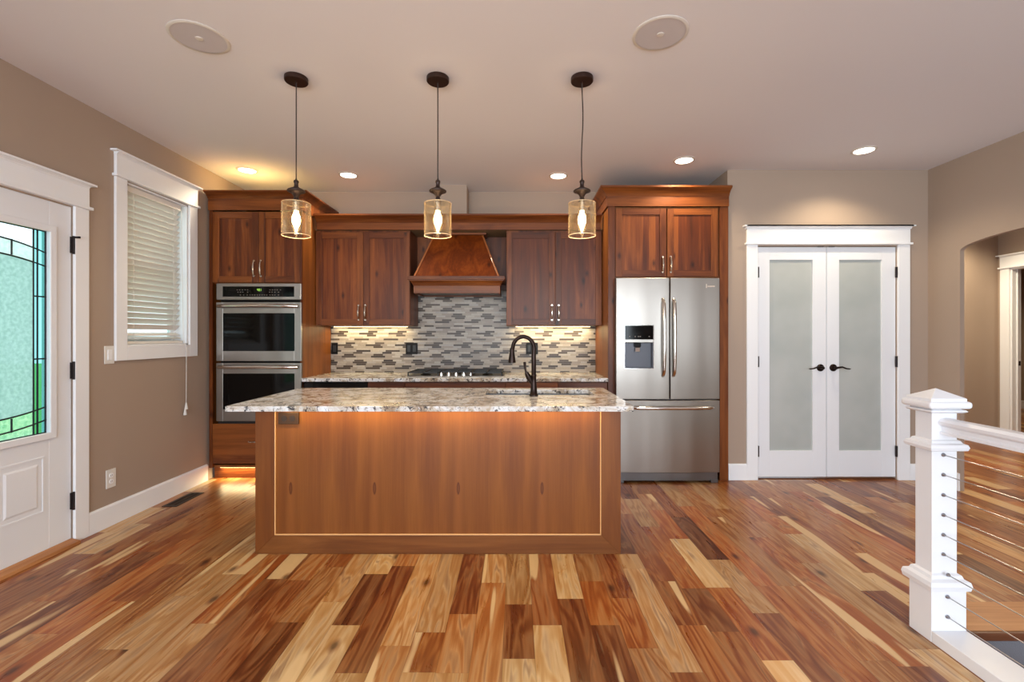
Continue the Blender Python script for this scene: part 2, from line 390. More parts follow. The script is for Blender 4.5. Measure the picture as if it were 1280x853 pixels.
def clear_glass(name, tint=(1,1,1,1)):
    m, N, L, b = nt(name); N.remove(b)
    tr = N.new('ShaderNodeBsdfTransparent'); tr.inputs[0].default_value = tint
    gl = N.new('ShaderNodeBsdfGlossy'); gl.inputs['Roughness'].default_value = 0.02
    lw = N.new('ShaderNodeLayerWeight'); lw.inputs[0].default_value = 0.12
    ms = N.new('ShaderNodeMixShader'); L.new(lw.outputs['Fresnel'], ms.inputs[0]); L.new(tr.outputs[0], ms.inputs[1]); L.new(gl.outputs[0], ms.inputs[2])
    L.new(ms.outputs[0], N['Material Output'].inputs[0]); return m
def amber_glass():
    m, N, L, b = nt('amber_tinted_glass'); N.remove(b)
    out = N['Material Output']
    tr = N.new('ShaderNodeBsdfTransparent'); tr.inputs[0].default_value = (0.99, 0.975, 0.93, 1)
    gl = N.new('ShaderNodeBsdfGlossy'); gl.inputs['Roughness'].default_value = 0.04
    df = N.new('ShaderNodeBsdfTranslucent'); df.inputs[0].default_value = rgb(246, 222, 190)
    lw = N.new('ShaderNodeLayerWeight'); lw.inputs[0].default_value = 0.35
    m1 = N.new('ShaderNodeMixShader'); m1.inputs[0].default_value = 0.06; L.new(tr.outputs[0], m1.inputs[1]); L.new(df.outputs[0], m1.inputs[2])
    m2 = N.new('ShaderNodeMixShader'); hf = N.new('ShaderNodeMath'); hf.operation = 'MULTIPLY'; hf.inputs[1].default_value = 0.35; L.new(lw.outputs['Fresnel'], hf.inputs[0]); fp = N.new('ShaderNodeMath'); fp.operation = 'POWER'; fp.inputs[1].default_value = 3.0; L.new(lw.outputs['Facing'], fp.inputs[0]); fa2 = N.new('ShaderNodeMath'); fa2.operation = 'MULTIPLY_ADD'; fa2.inputs[1].default_value = 0.30; fa2.inputs[2].default_value = 0.025; L.new(fp.outputs[0], fa2.inputs[0]); L.new(fa2.outputs[0], m1.inputs[0]); L.new(hf.outputs[0], m2.inputs[0]); L.new(m1.outputs[0], m2.inputs[1]); L.new(gl.outputs[0], m2.inputs[2])
    L.new(m2.outputs[0], out.inputs[0]); return m
M_amber = amber_glass()
M_rim = plain('glass_rim', (214, 186, 150), 0.2)
M_clear = clear_glass('window_glass', (0.93, 0.98, 0.97, 1))
M_border = clear_glass('clear_border_glass', (0.50, 0.80, 0.80, 1))
def chip_glass(nm='glue_chip_glass', c0=(0.56, 0.68, 0.67, 1), c1=(0.72, 0.82, 0.82, 1), see=0.2):
    m, N, L, b = nt(nm); N.remove(b)
    tc = N.new('ShaderNodeTexCoord'); vo = N.new('ShaderNodeTexNoise'); vo.inputs['Scale'].default_value = 55; vo.inputs['Detail'].default_value = 4
    L.new(tc.outputs['Object'], vo.inputs['Vector'])
    r = ramp(N, [(0.35, c0), (0.65, c1)]); L.new(vo.outputs[0], r.inputs[0])
    tl = N.new('ShaderNodeBsdfTranslucent'); L.new(r.outputs[0], tl.inputs[0])
    tr = N.new('ShaderNodeBsdfTransparent'); L.new(r.outputs[0], tr.inputs[0])
    ms = N.new('ShaderNodeMixShader'); ms.inputs[0].default_value = see; L.new(tl.outputs[0], ms.inputs[1]); L.new(tr.outputs[0], ms.inputs[2])
    L.new(ms.outputs[0], N['Material Output'].inputs[0]); return m
M_chip = chip_glass()
M_band = chip_glass('white_band_glass', (0.80, 0.86, 0.88, 1), (0.96, 0.98, 1.0, 1), 0.1)
M_gband = chip_glass('textured_glass', (0.66, 0.86, 0.78, 1), (0.90, 1.0, 0.94, 1), 0.75)
def frosted():
    m, N, L, b = nt('frosted_white_glass')
    tc = N.new('ShaderNodeTexCoord'); nz = N.new('ShaderNodeTexNoise'); nz.inputs['Scale'].default_value = 3
    L.new(tc.outputs['Object'], nz.inputs['Vector'])
    r = ramp(N, [(0.3, rgb(172, 178, 176)), (0.7, rgb(186, 190, 188))]); L.new(nz.outputs[0], r.inputs[0])
    L.new(r.outputs[0], b.inputs['Base Color']); b.inputs['Roughness'].default_value = 0.22; b.inputs['Specular IOR Level'].default_value = 0.5
    return m
M_frost = frosted()

def attr_mat(name, rough, kind):
    m, N, L, b = nt(name)
    at = N.new('ShaderNodeAttribute'); at.attribute_name = 'tint'
    rn = N.new('ShaderNodeAttribute'); rn.attribute_name = 'rnd'
    tc = N.new('ShaderNodeTexCoord')
    if kind == 'tile':
        n = N.new('ShaderNodeTexNoise'); n.inputs['Scale'].default_value = 60; L.new(tc.outputs['Object'], n.inputs['Vector'])
        mr = N.new('ShaderNodeMapRange'); mr.inputs['To Min'].default_value = 0.86; mr.inputs['To Max'].default_value = 1.14; L.new(n.outputs[0], mr.inputs['Value'])
        ml = N.new('ShaderNodeVectorMath'); ml.operation = 'SCALE'; L.new(at.outputs['Color'], ml.inputs[0]); L.new(mr.outputs[0], ml.inputs['Scale'])
        L.new(ml.outputs[0], b.inputs['Base Color']); b.inputs['Roughness'].default_value = rough; b.inputs['Specular IOR Level'].default_value = 0.25
        return m
    off = N.new('ShaderNodeVectorMath'); off.operation = 'MULTIPLY_ADD'; off.inputs[1].default_value = (13.0, 17.0, 9.0)
    L.new(rn.outputs['Color'], off.inputs[0]); L.new(tc.outputs['Object'], off.inputs[2])
    # warped growth rings
    s1 = N.new('ShaderNodeVectorMath'); s1.operation = 'MULTIPLY'; s1.inputs[1].default_value = (7, 0.75, 1); L.new(off.outputs[0], s1.inputs[0])
    n1 = N.new('ShaderNodeTexNoise'); n1.inputs['Scale'].default_value = 1; n1.inputs['Detail'].default_value = 3; n1.inputs['Distortion'].default_value = 0.5; L.new(s1.outputs[0], n1.inputs['Vector'])
    sn = N.new('ShaderNodeMath'); sn.operation = 'MULTIPLY'; sn.inputs[1].default_value = 62; L.new(n1.outputs[0], sn.inputs[0])
    sw = N.new('ShaderNodeMath'); sw.operation = 'SINE'; L.new(sn.outputs[0], sw.inputs[0])
    s2 = N.new('ShaderNodeVectorMath'); s2.operation = 'MULTIPLY'; s2.inputs[1].default_value = (90, 3, 1); L.new(off.outputs[0], s2.inputs[0])
    n2 = N.new('ShaderNodeTexNoise'); n2.inputs['Scale'].default_value = 1; n2.inputs['Detail'].default_value = 3; L.new(s2.outputs[0], n2.inputs['Vector'])
    s3 = N.new('ShaderNodeVectorMath'); s3.operation = 'MULTIPLY'; s3.inputs[1].default_value = (10, 1.2, 1); L.new(off.outputs[0], s3.inputs[0])
    n3 = N.new('ShaderNodeTexNoise'); n3.inputs['Scale'].default_value = 1; n3.inputs['Detail'].default_value = 5; n3.inputs['Distortion'].default_value = 1.5; L.new(s3.outputs[0], n3.inputs['Vector'])
    # value = 1 + .10*ring + .35*(n2-.5) + .7*(n3-.5)
    a = N.new('ShaderNodeMath'); a.operation = 'MULTIPLY_ADD'; a.inputs[1].default_value = 0.34; a.inputs[2].default_value = 1.0; L.new(sw.outputs[0], a.inputs[0])
    bb = N.new('ShaderNodeMath'); bb.operation = 'MULTIPLY_ADD'; bb.inputs[1].default_value = 0.75; L.new(n2.outputs[0], bb.inputs[0]); L.new(a.outputs[0], bb.inputs[2])
    cc = N.new('ShaderNodeMath'); cc.operation = 'MULTIPLY_ADD'; cc.inputs[1].default_value = 1.6; L.new(n3.outputs[0], cc.inputs[0]); L.new(bb.outputs[0], cc.inputs[2])
    dd = N.new('ShaderNodeMath'); dd.operation = 'SUBTRACT'; dd.inputs[1].default_value = 1.20; L.new(cc.outputs[0], dd.inputs[0])
    cl = N.new('ShaderNodeMath'); cl.operation = 'MAXIMUM'; cl.inputs[1].default_value = 0.22; L.new(dd.outputs[0], cl.inputs[0])
    gm = N.new('ShaderNodeMapRange'); gm.inputs['From Min'].default_value = 0.3; gm.inputs['From Max'].default_value = 1.7; gm.inputs['To Min'].default_value = 1.75; gm.inputs['To Max'].default_value = 0.62
    L.new(cl.outputs[0], gm.inputs['Value'])
    ml0 = N.new('ShaderNodeGamma'); L.new(at.outputs['Color'], ml0.inputs[0]); L.new(gm.outputs[0], ml0.inputs[1])
    vn = ramp(N, [(0.0, (1, 1, 1, 1)), (0.95, (0.52, 0.40, 0.33, 1)), (0.62, (1, 1, 1, 1))])
    sm = N.new('ShaderNodeMath'); sm.operation = 'MULTIPLY_ADD'; sm.inputs[1].default_value = 0.5; sm.inputs[2].default_value = 0.45; L.new(sw.outputs[0], sm.inputs[0])
    L.new(sm.outputs[0], vn.inputs[0])
    vf = N.new('ShaderNodeMapRange'); vf.inputs['From Min'].default_value = 0.42; vf.inputs['From Max'].default_value = 0.62; vf.inputs['To Max'].default_value = 0.95; L.new(n3.outputs[0], vf.inputs['Value'])
    ml = N.new('ShaderNodeMix'); ml.data_type = 'RGBA'; ml.blend_type = 'MULTIPLY'; L.new(vf.outputs[0], ml.inputs['Factor']); L.new(ml0.outputs[0], ml.inputs['A']); L.new(vn.outputs[0], ml.inputs['B'])
    # sapwood streaks
    s4 = N.new('ShaderNodeVectorMath'); s4.operation = 'MULTIPLY'; s4.inputs[1].default_value = (6, 0.55, 1); L.new(off.outputs[0], s4.inputs[0])
    n4 = N.new('ShaderNodeTexNoise'); n4.inputs['Scale'].default_value = 1; n4.inputs['Detail'].default_value = 2; L.new(s4.outputs[0], n4.inputs['Vector'])
    r4 = ramp(N, [(0.645, (0, 0, 0, 1)), (0.665, (0.85, 0.85, 0.85, 1))]); L.new(n4.outputs[0], r4.inputs[0])
    mx = N.new('ShaderNodeMix'); mx.data_type = 'RGBA'; L.new(r4.outputs[0], mx.inputs['Factor']); L.new(ml.outputs['Result'], mx.inputs['A']); mx.inputs['B'].default_value = rgb(218, 184, 136)
    # knots
    s5 = N.new('ShaderNodeVectorMath'); s5.operation = 'MULTIPLY'; s5.inputs[1].default_value = (3.0, 1.5, 1); L.new(off.outputs[0], s5.inputs[0])
    vo = N.new('ShaderNodeTexVoronoi'); vo.inputs['Scale'].default_value = 0.9; vo.voronoi_dimensions = '2D'; L.new(s5.outputs[0], vo.inputs['Vector'])
    kr = ramp(N, [(0.02, (0.16, 0.11, 0.09, 1)), (0.075, (1, 1, 1, 1)), (0.045, (0.6, 0.48, 0.42, 1))]); L.new(vo.outputs['Distance'], kr.inputs[0])
    mk = N.new('ShaderNodeMix'); mk.data_type = 'RGBA'; mk.blend_type = 'MULTIPLY'; mk.inputs['Factor'].default_value = 0.85
    L.new(mx.outputs['Result'], mk.inputs['A']); L.new(kr.outputs[0], mk.inputs['B'])
    # seams (uv.x across in metres from the nearer long edge is awkward: use 0..1)
    uv = N.new('ShaderNodeUVMap'); uv.uv_map = 'plank'
    su = N.new('ShaderNodeSeparateXYZ'); L.new(uv.outputs[0], su.inputs[0])
    def edge(o, half, w_):
        p = N.new('ShaderNodeMath'); p.operation = 'PINGPONG'; p.inputs[1].default_value = half; L.new(o, p.inputs[0])
        r_ = N.new('ShaderNodeMapRange'); r_.inputs['From Min'].default_value = w_*0.4; r_.inputs['From Max'].default_value = w_; L.new(p.outputs[0], r_.inputs['Value'])
        return r_
    e1 = edge(su.outputs[0], 0.5, 0.016)
    mn = N.new('ShaderNodeMapRange'); mn.inputs['To Min'].default_value = 0.72; mn.inputs['To Max'].default_value = 1.0
    mm = N.new('ShaderNodeMath'); mm.operation = 'MULTIPLY'; L.new(e1.outputs[0], mm.inputs[0])
    ey = N.new('ShaderNodeMapRange'); ey.inputs['From Min'].default_value = 0.0008; ey.inputs['From Max'].default_value = 0.0022; L.new(su.outputs[1], ey.inputs['Value'])
    L.new(ey.outputs[0], mm.inputs[1]); L.new(mm.outputs[0], mn.inputs['Value'])
    fin = N.new('ShaderNodeVectorMath'); fin.operation = 'SCALE'; L.new(mk.outputs['Result'], fin.inputs[0]); L.new(mn.outputs[0], fin.inputs['Scale'])
    L.new(fin.outputs[0], b.inputs['Base Color'])
    rr = N.new('ShaderNodeMapRange'); rr.inputs['To Min'].default_value = rough-0.05; rr.inputs['To Max'].default_value = rough+0.1; L.new(n3.outputs[0], rr.inputs['Value'])
    L.new(rr.outputs[0], b.inputs['Roughness']); b.inputs['Specular IOR Level'].default_value = 0.45
    bp = N.new('ShaderNodeBump'); bp.inputs['Strength'].default_value = 0.25; bp.inputs['Distance'].default_value = 0.002
    # hand-scraped surface
    s6 = N.new('ShaderNodeVectorMath'); s6.operation = 'MULTIPLY'; s6.inputs[1].default_value = (10, 14, 1); L.new(off.outputs[0], s6.inputs[0])
    n6 = N.new('ShaderNodeTexNoise'); n6.inputs['Scale'].default_value = 1; n6.inputs['Detail'].default_value = 1; L.new(s6.outputs[0], n6.inputs['Vector'])
    L.new(n6.outputs[0], bp.inputs['Height']); L.new(bp.outputs[0], b.inputs['Normal'])
    return m
M_floor = attr_mat('acacia_planks', 0.27, 'plank')
M_tile = attr_mat('mosaic_tiles', 0.30, 'tile')
M_grout = plain('grout', (150, 142, 132), 0.8)

# ------------------------------------------------------------------ room
WL = -2.725; WR = 3.642; YP = 4.102; YB = 4.73; YR = -3.5
CB = YP                                            # face of tall cabinets
def floor_mesh():
    rnd = random.Random(11)
    me = bpy.data.meshes.new('floor')
    V, Fs, tint, rv, uvs = [], [], [], [], []
    W_ = 0.1265; X0 = 0.0747
    pal = {'L': (212, 176, 130), 'T': (192, 150, 104), 'M': (172, 122, 76), 'O': (168, 108, 58), 'D': (130, 78, 42), 'B': (148, 94, 54)}
    y = lambda py: 580*H/(py-420)
    hand = {  # row -> [(pixel row where the board ends towards the viewer, colour)], read off the photograph then turned into metres
        0: [(782, 'B'), (900, 'L')], 1: [(749, 'L'), (900, 'D')], 2: [(727, 'M'), (782, 'O'), (900, 'D')],
        3: [(748, 'B'), (811, 'O'), (900, 'M')], 4: [(711, 'T'), (841, 'T'), (900, 'O')], 5: [(727, 'B'), (782, 'O'), (900, 'O')],
        -1: [(756, 'T'), (824, 'B'), (900, 'L')], -2: [(729, 'T'), (900, 'M')], -3: [(768, 'D'), (842, 'M'), (900, 'T')],
        -4: [(791, 'T'), (841, 'O'), (900, 'T')], -5: [(808, 'T'), (900, 'M')], -6: [(708, 'M'), (842, 'D'), (900, 'T')],
        -7: [(718, 'L'), (782, 'D'), (900, 'L')], -8: [(753, 'T'), (900, 'L')], 6: [(736, 'O'), (790, 'B'), (900, 'O')],
        7: [(674, 'O'), (735, 'L'), (826, 'O'), (900, 'L')], 8: [(700, 'D'), (767, 'T'), (900, 'B')]}
    holes = [(1.869, WR, -2.2, 2.0)]
    def add(x0, x1, y0, y1, c, r, u0=0, u1=1, L_=1):
        if y1-y0 < 1e-4: return
        for hx0, hx1, hy0, hy1 in holes:
            if x0 < hx1 and x1 > hx0 and y0 < hy1 and y1 > hy0:
                if y1 > hy1+1e-6: add(x0, x1, hy1, y1, c, r, u0, u1)
                if y0 < hy0-1e-6: add(x0, x1, y0, hy0, c, r, u0, u1)
                ya, yb = max(y0, hy0), min(y1, hy1)
                if x0 < hx0-1e-6: add(x0, hx0, ya, yb, c, r, u0, u0+(u1-u0)*(hx0-x0)/(x1-x0))
                if x1 > hx1+1e-6: add(hx1, x1, ya, yb, c, r, u1-(u1-u0)*(x1-hx1)/(x1-x0), u1)
                return
        i = len(V); V.extend([(x0,y0,0),(x1,y0,0),(x1,y1,0),(x0,y1,0)]); Fs.append((i,i+1,i+2,i+3))
        tint.append(c); rv.append(r); uvs.append([(u0,0),(u1,0),(u1,y1-y0),(u0,y1-y0)])
    for k in range(-24, 75):
        x0 = X0+k*W_; x1 = x0+W_
        xa, xb = max(x0, -2.9), min(x1, 9.2)
        if xb <= xa: continue
        segs = []; yy = YR-0.1; top = 8.3 if x0 > 3.4 else 4.9
        fixed = hand.get(k)
        if fixed:
            edges = [y(p) for p, _ in fixed]; cols = [c for _, c in fixed]
            # from far to near
            hi = 2.704 if -13 < k < 5 else 3.0+rnd.random()*0.4
            hs = []
            prev = hi
            for e, c in zip(edges, cols):
                e2 = e if e > 1.55 else e-rnd.random()*0.3
                hs.append((e2, prev, c)); prev = e2
            near = prev
            yy2 = near
            while yy2 > YR-0.1:
                ln = rnd.uniform(0.35, 1.1); segs.append((max(YR-0.1, yy2-ln), yy2, None)); yy2 -= ln
            segs += hs; yy = hi
        while yy < top:
            ln = rnd.uniform(0.32, 1.15); segs.append((yy, min(top, yy+ln), None)); yy += ln
        for a, b_, c in segs:
            if c is None: c = rnd.choices('LTMODB', weights=(5, 16, 28, 26, 10, 20))[0]
            base = pal[c]; j = rnd.uniform(0.92, 1.08)
            col = lin(tuple(max(0, min(255, v*j)) for v in base))
            add(xa, xb, a, b_, col, (rnd.random(), rnd.random(), rnd.random()), (xa-x0)/W_, 1-(x1-xb)/W_)
    me.from_pydata(V, [], Fs); me.update()
    a1 = me.attributes.new('tint', 'FLOAT_COLOR', 'CORNER'); a2 = me.attributes.new('rnd', 'FLOAT_COLOR', 'CORNER')
    uvl = me.uv_layers.new(name='plank')
    for p in me.polygons:
        for n_, li in enumerate(p.loop_indices):
            a1.data[li].color = (*tint[p.index], 1); a2.data[li].color = (*rv[p.index], 1); uvl.data[li].uv = uvs[p.index][n_]
    me.materials.append(M_floor)
    o = bpy.data.objects.new('floor', me); C.objects.link(o); o['_w'] = (0,0,0)
    return struct(o)
floor_mesh()

struct(MB().box(-2.9, 9.3, YR-0.1, 8.4, CEIL, CEIL+0.1).build('ceiling', M_ceil))

# left wall with door and window openings
def Dl(px, x=WL): return F*x/(px-PX)
DY0, DY1, DZ = 1.935, 2.852, 2.062               # entry door opening
WY0, WY1, WZ0, WZ1 = 3.235, 3.855, 1.20, 2.352     # window opening
b = MB()
T = 0.14
b.box(WL-T, WL, YR, -2.7, 0, CEIL).box(WL-T, WL, -2.7, -0.5, 0, 0.4).box(WL-T, WL, -2.7, -0.5, 2.45, CEIL)
b.box(WL-T, WL, -0.5, DY0, 0, CEIL).box(WL-T, WL, DY0, DY1, DZ, CEIL)
b.box(WL-T, WL, DY1, WY0, 0, CEIL).box(WL-T, WL, WY0, WY1, 0, WZ0).box(WL-T, WL, WY0, WY1, WZ1, CEIL).box(WL-T, WL, WY1, YB+0.1, 0, CEIL)
struct(b.build('wall_left', M_wall))
struct(MB().box(WL, 1.87, YB, YB+0.1, 0, CEIL).build('wall_back', M_wall))
struct(MB().box(-0.762, -0.478, YB-0.225, YB, 2.2, CEIL).build('wall_chase', M_wall))
# pantry wall with double-door opening
PX0, PX1, PZ = X(946.3, YP), X(1121, YP), Z(308, YP)
b = MB()
b.box(1.87, PX0, YP, YP+0.12, 0, CEIL).box(PX1, WR+0.035, YP, YP+0.12, 0, CEIL).box(PX0, PX1, YP, YP+0.12, PZ, CEIL).box(1.87, 1.97, YP+0.12, YB, 0, CEIL)
struct(b.build('wall_pantry', M_wall))
# arch wall
AY1, AY0 = 3.806, 2.62
pts = [(YP, 0), (YP, CEIL), (YR, CEIL), (YR, -2.2), (AY0-0.6, -2.2), (AY0-0.6, 0), (AY0, 0)]
arc = []
n_ = 28; cy_, hw = (AY0+AY1)/2, (AY1-AY0)/2
for i in range(n_+1):
    t = math.pi*i/n_; u = math.cos(t)
    arc.append((cy_-hw*u, 1.965+0.088*math.sqrt(max(0, 1-u*u))**0.9))
pts += arc + [(AY1, 0)]
struct(MB().prism(pts, 'x', WR, WR+0.035).build('wall_right', M_wall))
# hall beyond the arch, and the room beyond the hall
struct(MB().box(WR+0.035, 5.95, 5.65, 5.75, 0, CEIL).build('wall_hall_back', M_wall))
b = MB(); HX = 5.87; HY1 = 5.508; HZ = Z(336, 5.56)
b.box(HX, HX+0.103, HY1, 5.65, 0, CEIL).box(HX, HX+0.103, 4.65, HY1, HZ, CEIL).box(HX, HX+0.103, 1.9, 4.65, 0, CEIL)
struct(b.build('wall_hall_right', M_wall))
struct(MB().box(WR+0.035, HX+0.1, 1.8, 1.9, 0, CEIL).build('wall_hall_front', M_wall))
struct(MB().box(5.95, 9.2, 8.1, 8.2, 0, CEIL).box(9.1, 9.2, 3.5, 8.1, 0, CEIL).box(5.973, 9.1, 3.5, 3.6, 0, CEIL).box(5.87, 5.973, 5.65, 8.1, 0, CEIL).build('wall_far', M_wall))
# rear wall with its glazing opening
b = MB(); b.box(-2.9, -2.1, YR-0.1, YR, 0, CEIL).box(2.9, WR+0.1, YR-0.1, YR, 0, CEIL).box(-2.1, 2.9, YR-0.1, YR, 0, 0.35).box(-2.1, 2.9, YR-0.1, YR, 2.5, CEIL)
struct(b.build('wall_rear', M_wall))
b = MB()
for xx in (-2.1, -0.46, 1.2, 2.84): b.box(xx, xx+0.06, YR-0.08, YR-0.02, 0.35, 2.5)
b.box(-2.1, 2.9, YR-0.08, YR-0.02, 0.35, 0.41).box(-2.1, 2.9, YR-0.08, YR-0.02, 2.44, 2.5)
struct(b.build('window_3', M_white, bevel=0.003))
b = MB(); b.box(WL-0.1, WL-0.04, -2.7, -0.5, 0.4, 0.46).box(WL-0.1, WL-0.04, -2.7, -0.5, 2.39, 2.45)
for yy in (-2.7, -1.63, -0.56): b.box(WL-0.1, WL-0.04, yy, yy+0.06, 0.46, 2.39)
struct(b.build('window_2', M_white, bevel=0.003))

# baseboards
BBH = 0.143; bt = 0.016
def bb_prof(h=BBH): return [(0,0),(bt,0),(bt,h-0.012),(bt-0.006,h),(0,h)]
struct(MB().sweep([(WL, CB-0.02), (WL, 2.945)], bb_prof(), -1).build('baseboard_left', M_white))
struct(MB().sweep([(WL, 1.84), (WL, YR)], bb_prof(), -1).build('baseboard_left_rear', M_white))
struct(MB().sweep([(1.872, YP), (X(932.6, YP), YP)], bb_prof()).build('baseboard_back', M_white))
struct(MB().sweep([(X(1136, YP), YP), (WR, YP), (WR, AY1)], bb_prof()).build('baseboard_right', M_white))
struct(MB().sweep([(WR+0.035, 5.65), (HX, 5.65), (HX, 5.62)], bb_prof()).build('baseboard_hall', M_white))
struct(MB().sweep([(5.973, 8.1), (9.1, 8.1)], bb_prof()).build('baseboard_far', M_white))

# trims: craftsman casings (flat sides, lip, header board, projecting cap)
def casing_x(name, wx, s, y0, y1, z0, z1, top, cw=0.092, sill=False, base=0.0):
    # opening y0..y1 on wall plane x=wx, s=+1 room lies toward +x
    t = 0.018*s
    def bx(b, xa, xb, *a): b.box(min(xa, xb), max(xa, xb), *a)
    b = MB()
    bx(b, wx, wx+t, y0-cw, y0, base, z1); bx(b, wx, wx+t, y1, y1+cw, base, z1)
    if sill: bx(b, wx, wx+t, y0, y1, z0-0.098, z0)
    lip = 0.018
    bx(b, wx, wx+t*1.9, y0-cw-0.015, y1+cw+0.015, z1, z1+lip)
    bx(b, wx, wx+t*1.15, y0-cw, y1+cw, z1+lip, top-0.03)
    o = b.build(name, M_white, bevel=0.0025)
    struct(o)
    prof = [(0, top-0.03), (0.020, top-0.03), (0.024, top-0.022), (0.036, top-0.014), (0.045, top-0.012), (0.045, top), (0, top)]
    c = MB().sweep([(wx, y0-cw), (wx+0.0001*s, y1+cw)], prof, s)
    c.box(min(wx, wx+0.045*s), max(wx, wx+0.045*s), y0-cw-0.028, y0-cw, top-0.012, top).box(min(wx, wx+0.045*s), max(wx, wx+0.045*s), y1+cw, y1+cw+0.028, top-0.012, top)
    c.build('header_cap', M_white, o)
    return o
casing_x('trim_1', WL, 1, DY0, DY1, 0, DZ+0.008, 2.235)
casing_x('trim_2', WL, 1, WY0, WY1, WZ0, WZ1+0.005, 2.535, sill=True, base=WZ0-0.098)
casing_x('trim_4', HX, -1, 4.65, HY1, 0, HZ, 2.243, cw=0.105)
# pantry casing (plane y)
b = MB(); cw = 0.094; cx0, cx1 = X(932.6, YP), X(1135.7, YP); zl = Z(306.5, YP); topz = Z(282.5, YP)
b.box(cx0, PX0, YP-0.018, YP, 0, zl).box(PX1, cx1, YP-0.018, YP, 0, zl).box(cx0-0.015, cx1+0.015, YP-0.034, YP, zl, zl+0.018)
b.box(cx0, cx1, YP-0.021, YP, zl+0.018, topz-0.03)
o = struct(b.build('trim_3', M_white, bevel=0.0025))
MB().sweep([(cx0-0.01, YP), (cx1+0.01, YP)], [(0, topz-0.03), (0.020, topz-0.03), (0.024, topz-0.022), (0.036, topz-0.014), (0.045, topz-0.012), (0.045, topz), (0, topz)]).box(cx0-0.03, cx1+0.03, YP-0.045, YP, topz-0.012, topz).build('header_cap', M_white, o)
MB().box(PX0, PX1, YP+0.055, YP+0.07, PZ-0.03, PZ).build('door_stop', M_white, o)
# jamb of the hall doorway
o = struct(MB().box(HX-0.002, HX+0.104, HY1-0.02, HY1, 0, HZ).box(HX+0.05, HX+0.063, HY1-0.032, HY1-0.02, 0, HZ-0.02).box(HX-0.002, HX+0.104, 4.65, HY1-0.02, HZ-0.02, HZ).build('trim_5', M_white, bevel=0.002))
MB().box(HX+0.066, HX+0.096, HY1-0.023, HY1-0.0195, 0.92, 0.975).build('strike_plate', M_bronze, o)

# ------------------------------------------------------------------ entry door
xd = WL-0.004
b = MB()
fx0, fx1 = xd-0.045, xd
gy0, gy1, gz0, gz1 = 2.075, 2.712, 0.705, 1.885        # glass opening
b.box(fx0, fx1, DY0+0.004, gy0, 0.03, DZ).box(fx0, fx1, gy1, DY1-0.006, 0.03, DZ).box(fx0, fx1, gy0, gy1, 0.03, gz0).box(fx0, fx1, gy0, gy1, gz1, DZ)
door = struct(b.build('door_1', M_whited, bevel=0.002), 'white entry door with leaded glass')
b = MB()
for (ya, yb, za, zb) in ((gy0-0.035, gy0+0.005, gz0-0.035, gz1+0.035), (gy1-0.005, gy1+0.035, gz0-0.035, gz1+0.035), (gy0, gy1, gz0-0.035, gz0+0.005), (gy0, gy1, gz1-0.005, gz1+0.035)):
    b.box(xd-0.002, xd+0.014, ya, yb, za, zb)
b.build('glass_frame', M_whited, door, bevel=0.005, seg=3)
b = MB()   # embossed lower panels
for ya, yb in ((2.105, 2.36), (2.43, 2.685)):
    z0_, z1_ = 0.25, 0.575
    for k, (ins, xo) in enumerate(((0.0, 0.004),)):
        b.box(xd, xd+0.003, ya, yb, z0_, z0_+0.012).box(xd, xd+0.003, ya, yb, z1_-0.012, z1_).box(xd, xd+0.003, ya, ya+0.012, z0_+0.012, z1_-0.012).box(xd, xd+0.003, yb-0.012, yb, z0_+0.012, z1_-0.012)
    a_ = 0.035
    b.hexa([(xd-0.001, ya+a_, z0_+a_), (xd-0.001, yb-a_, z0_+a_), (xd-0.001, yb-a_, z1_-a_), (xd-0.001, ya+a_, z1_-a_),
            (xd+0.005, ya+a_+0.014, z0_+a_+0.014), (xd+0.005, yb-a_-0.014, z0_+a_+0.014), (xd+0.005, yb-a_-0.014, z1_-a_-0.014), (xd+0.005, ya+a_+0.014, z1_-a_-0.014)])
b.build('raised_panel', M_whited, door)
# glass: chipped centre, clear borders, lead came
xg = xd-0.022
BWD = 0.070
gcm = (gy0+gy1)/2; ghw = (gy1-gy0)/2
def arcz(y_, zc, dz): u = (y_-gcm)/ghw; return zc+dz*(1-u*u)
def band(f0, f1, name, mat):
    ys = [gy0+BWD+(gy1-gy0-2*BWD)*i/12 for i in range(13)]
    pl_ = [(y_, f0(y_)) for y_ in ys]+[(y_, f1(y_)) for y_ in reversed(ys)]
    return MB().prism(pl_, 'x', xg-0.003, xg+0.003).build(name, mat, door)
A1 = lambda y_: arcz(y_, 1.757, 0.048); A2 = lambda y_: arcz(y_, 1.678, 0.040); A3 = lambda y_: arcz(y_, 0.858, -0.038); A4 = lambda y_: arcz(y_, 0.782, -0.038)
band(A3, A2, 'frosted_pane', M_chip); band(A2, A1, 'white_band', M_band); band(A1, lambda y_: gz1, 'clear_top', M_clear); band(A4, A3, 'green_band', M_gband); band(lambda y_: gz0, A4, 'textured_bottom', M_gband)
b = MB(); b.box(xg-0.003, xg+0.003, gy0, gy0+BWD, gz0, gz1).box(xg-0.003, xg+0.003, gy1-BWD, gy1, gz0, gz1)
b.build('clear_border', M_border, door)
b = MB(); cr = 0.0045
def line(p, q): b.tube([(xg+0.003, p[0], p[1]), (xg+0.003, q[0], q[1])], cr, 8)
gc = (gy0+gy1)/2
for yy in (gy0+BWD, gy1-BWD, gy0+BWD-0.022, gy1-BWD+0.022): line((yy, gz0), (yy, gz1))
def arch(zc, dz, sgn, hwid):
    P_ = []
    for i in range(17):
        u = -1+2*i/16
        P_.append((xg+0.003, gc+u*hwid, zc+sgn*dz*(1-u*u)))
    b.tube(P_, cr, 8)
arch(1.757, 0.048, 1, (gy1-gy0)/2); arch(1.678, 0.040, 1, (gy1-gy0)/2)
arch(0.782, 0.038, -1, (gy1-gy0)/2); arch(0.858, 0.038, -1, (gy1-gy0)/2)
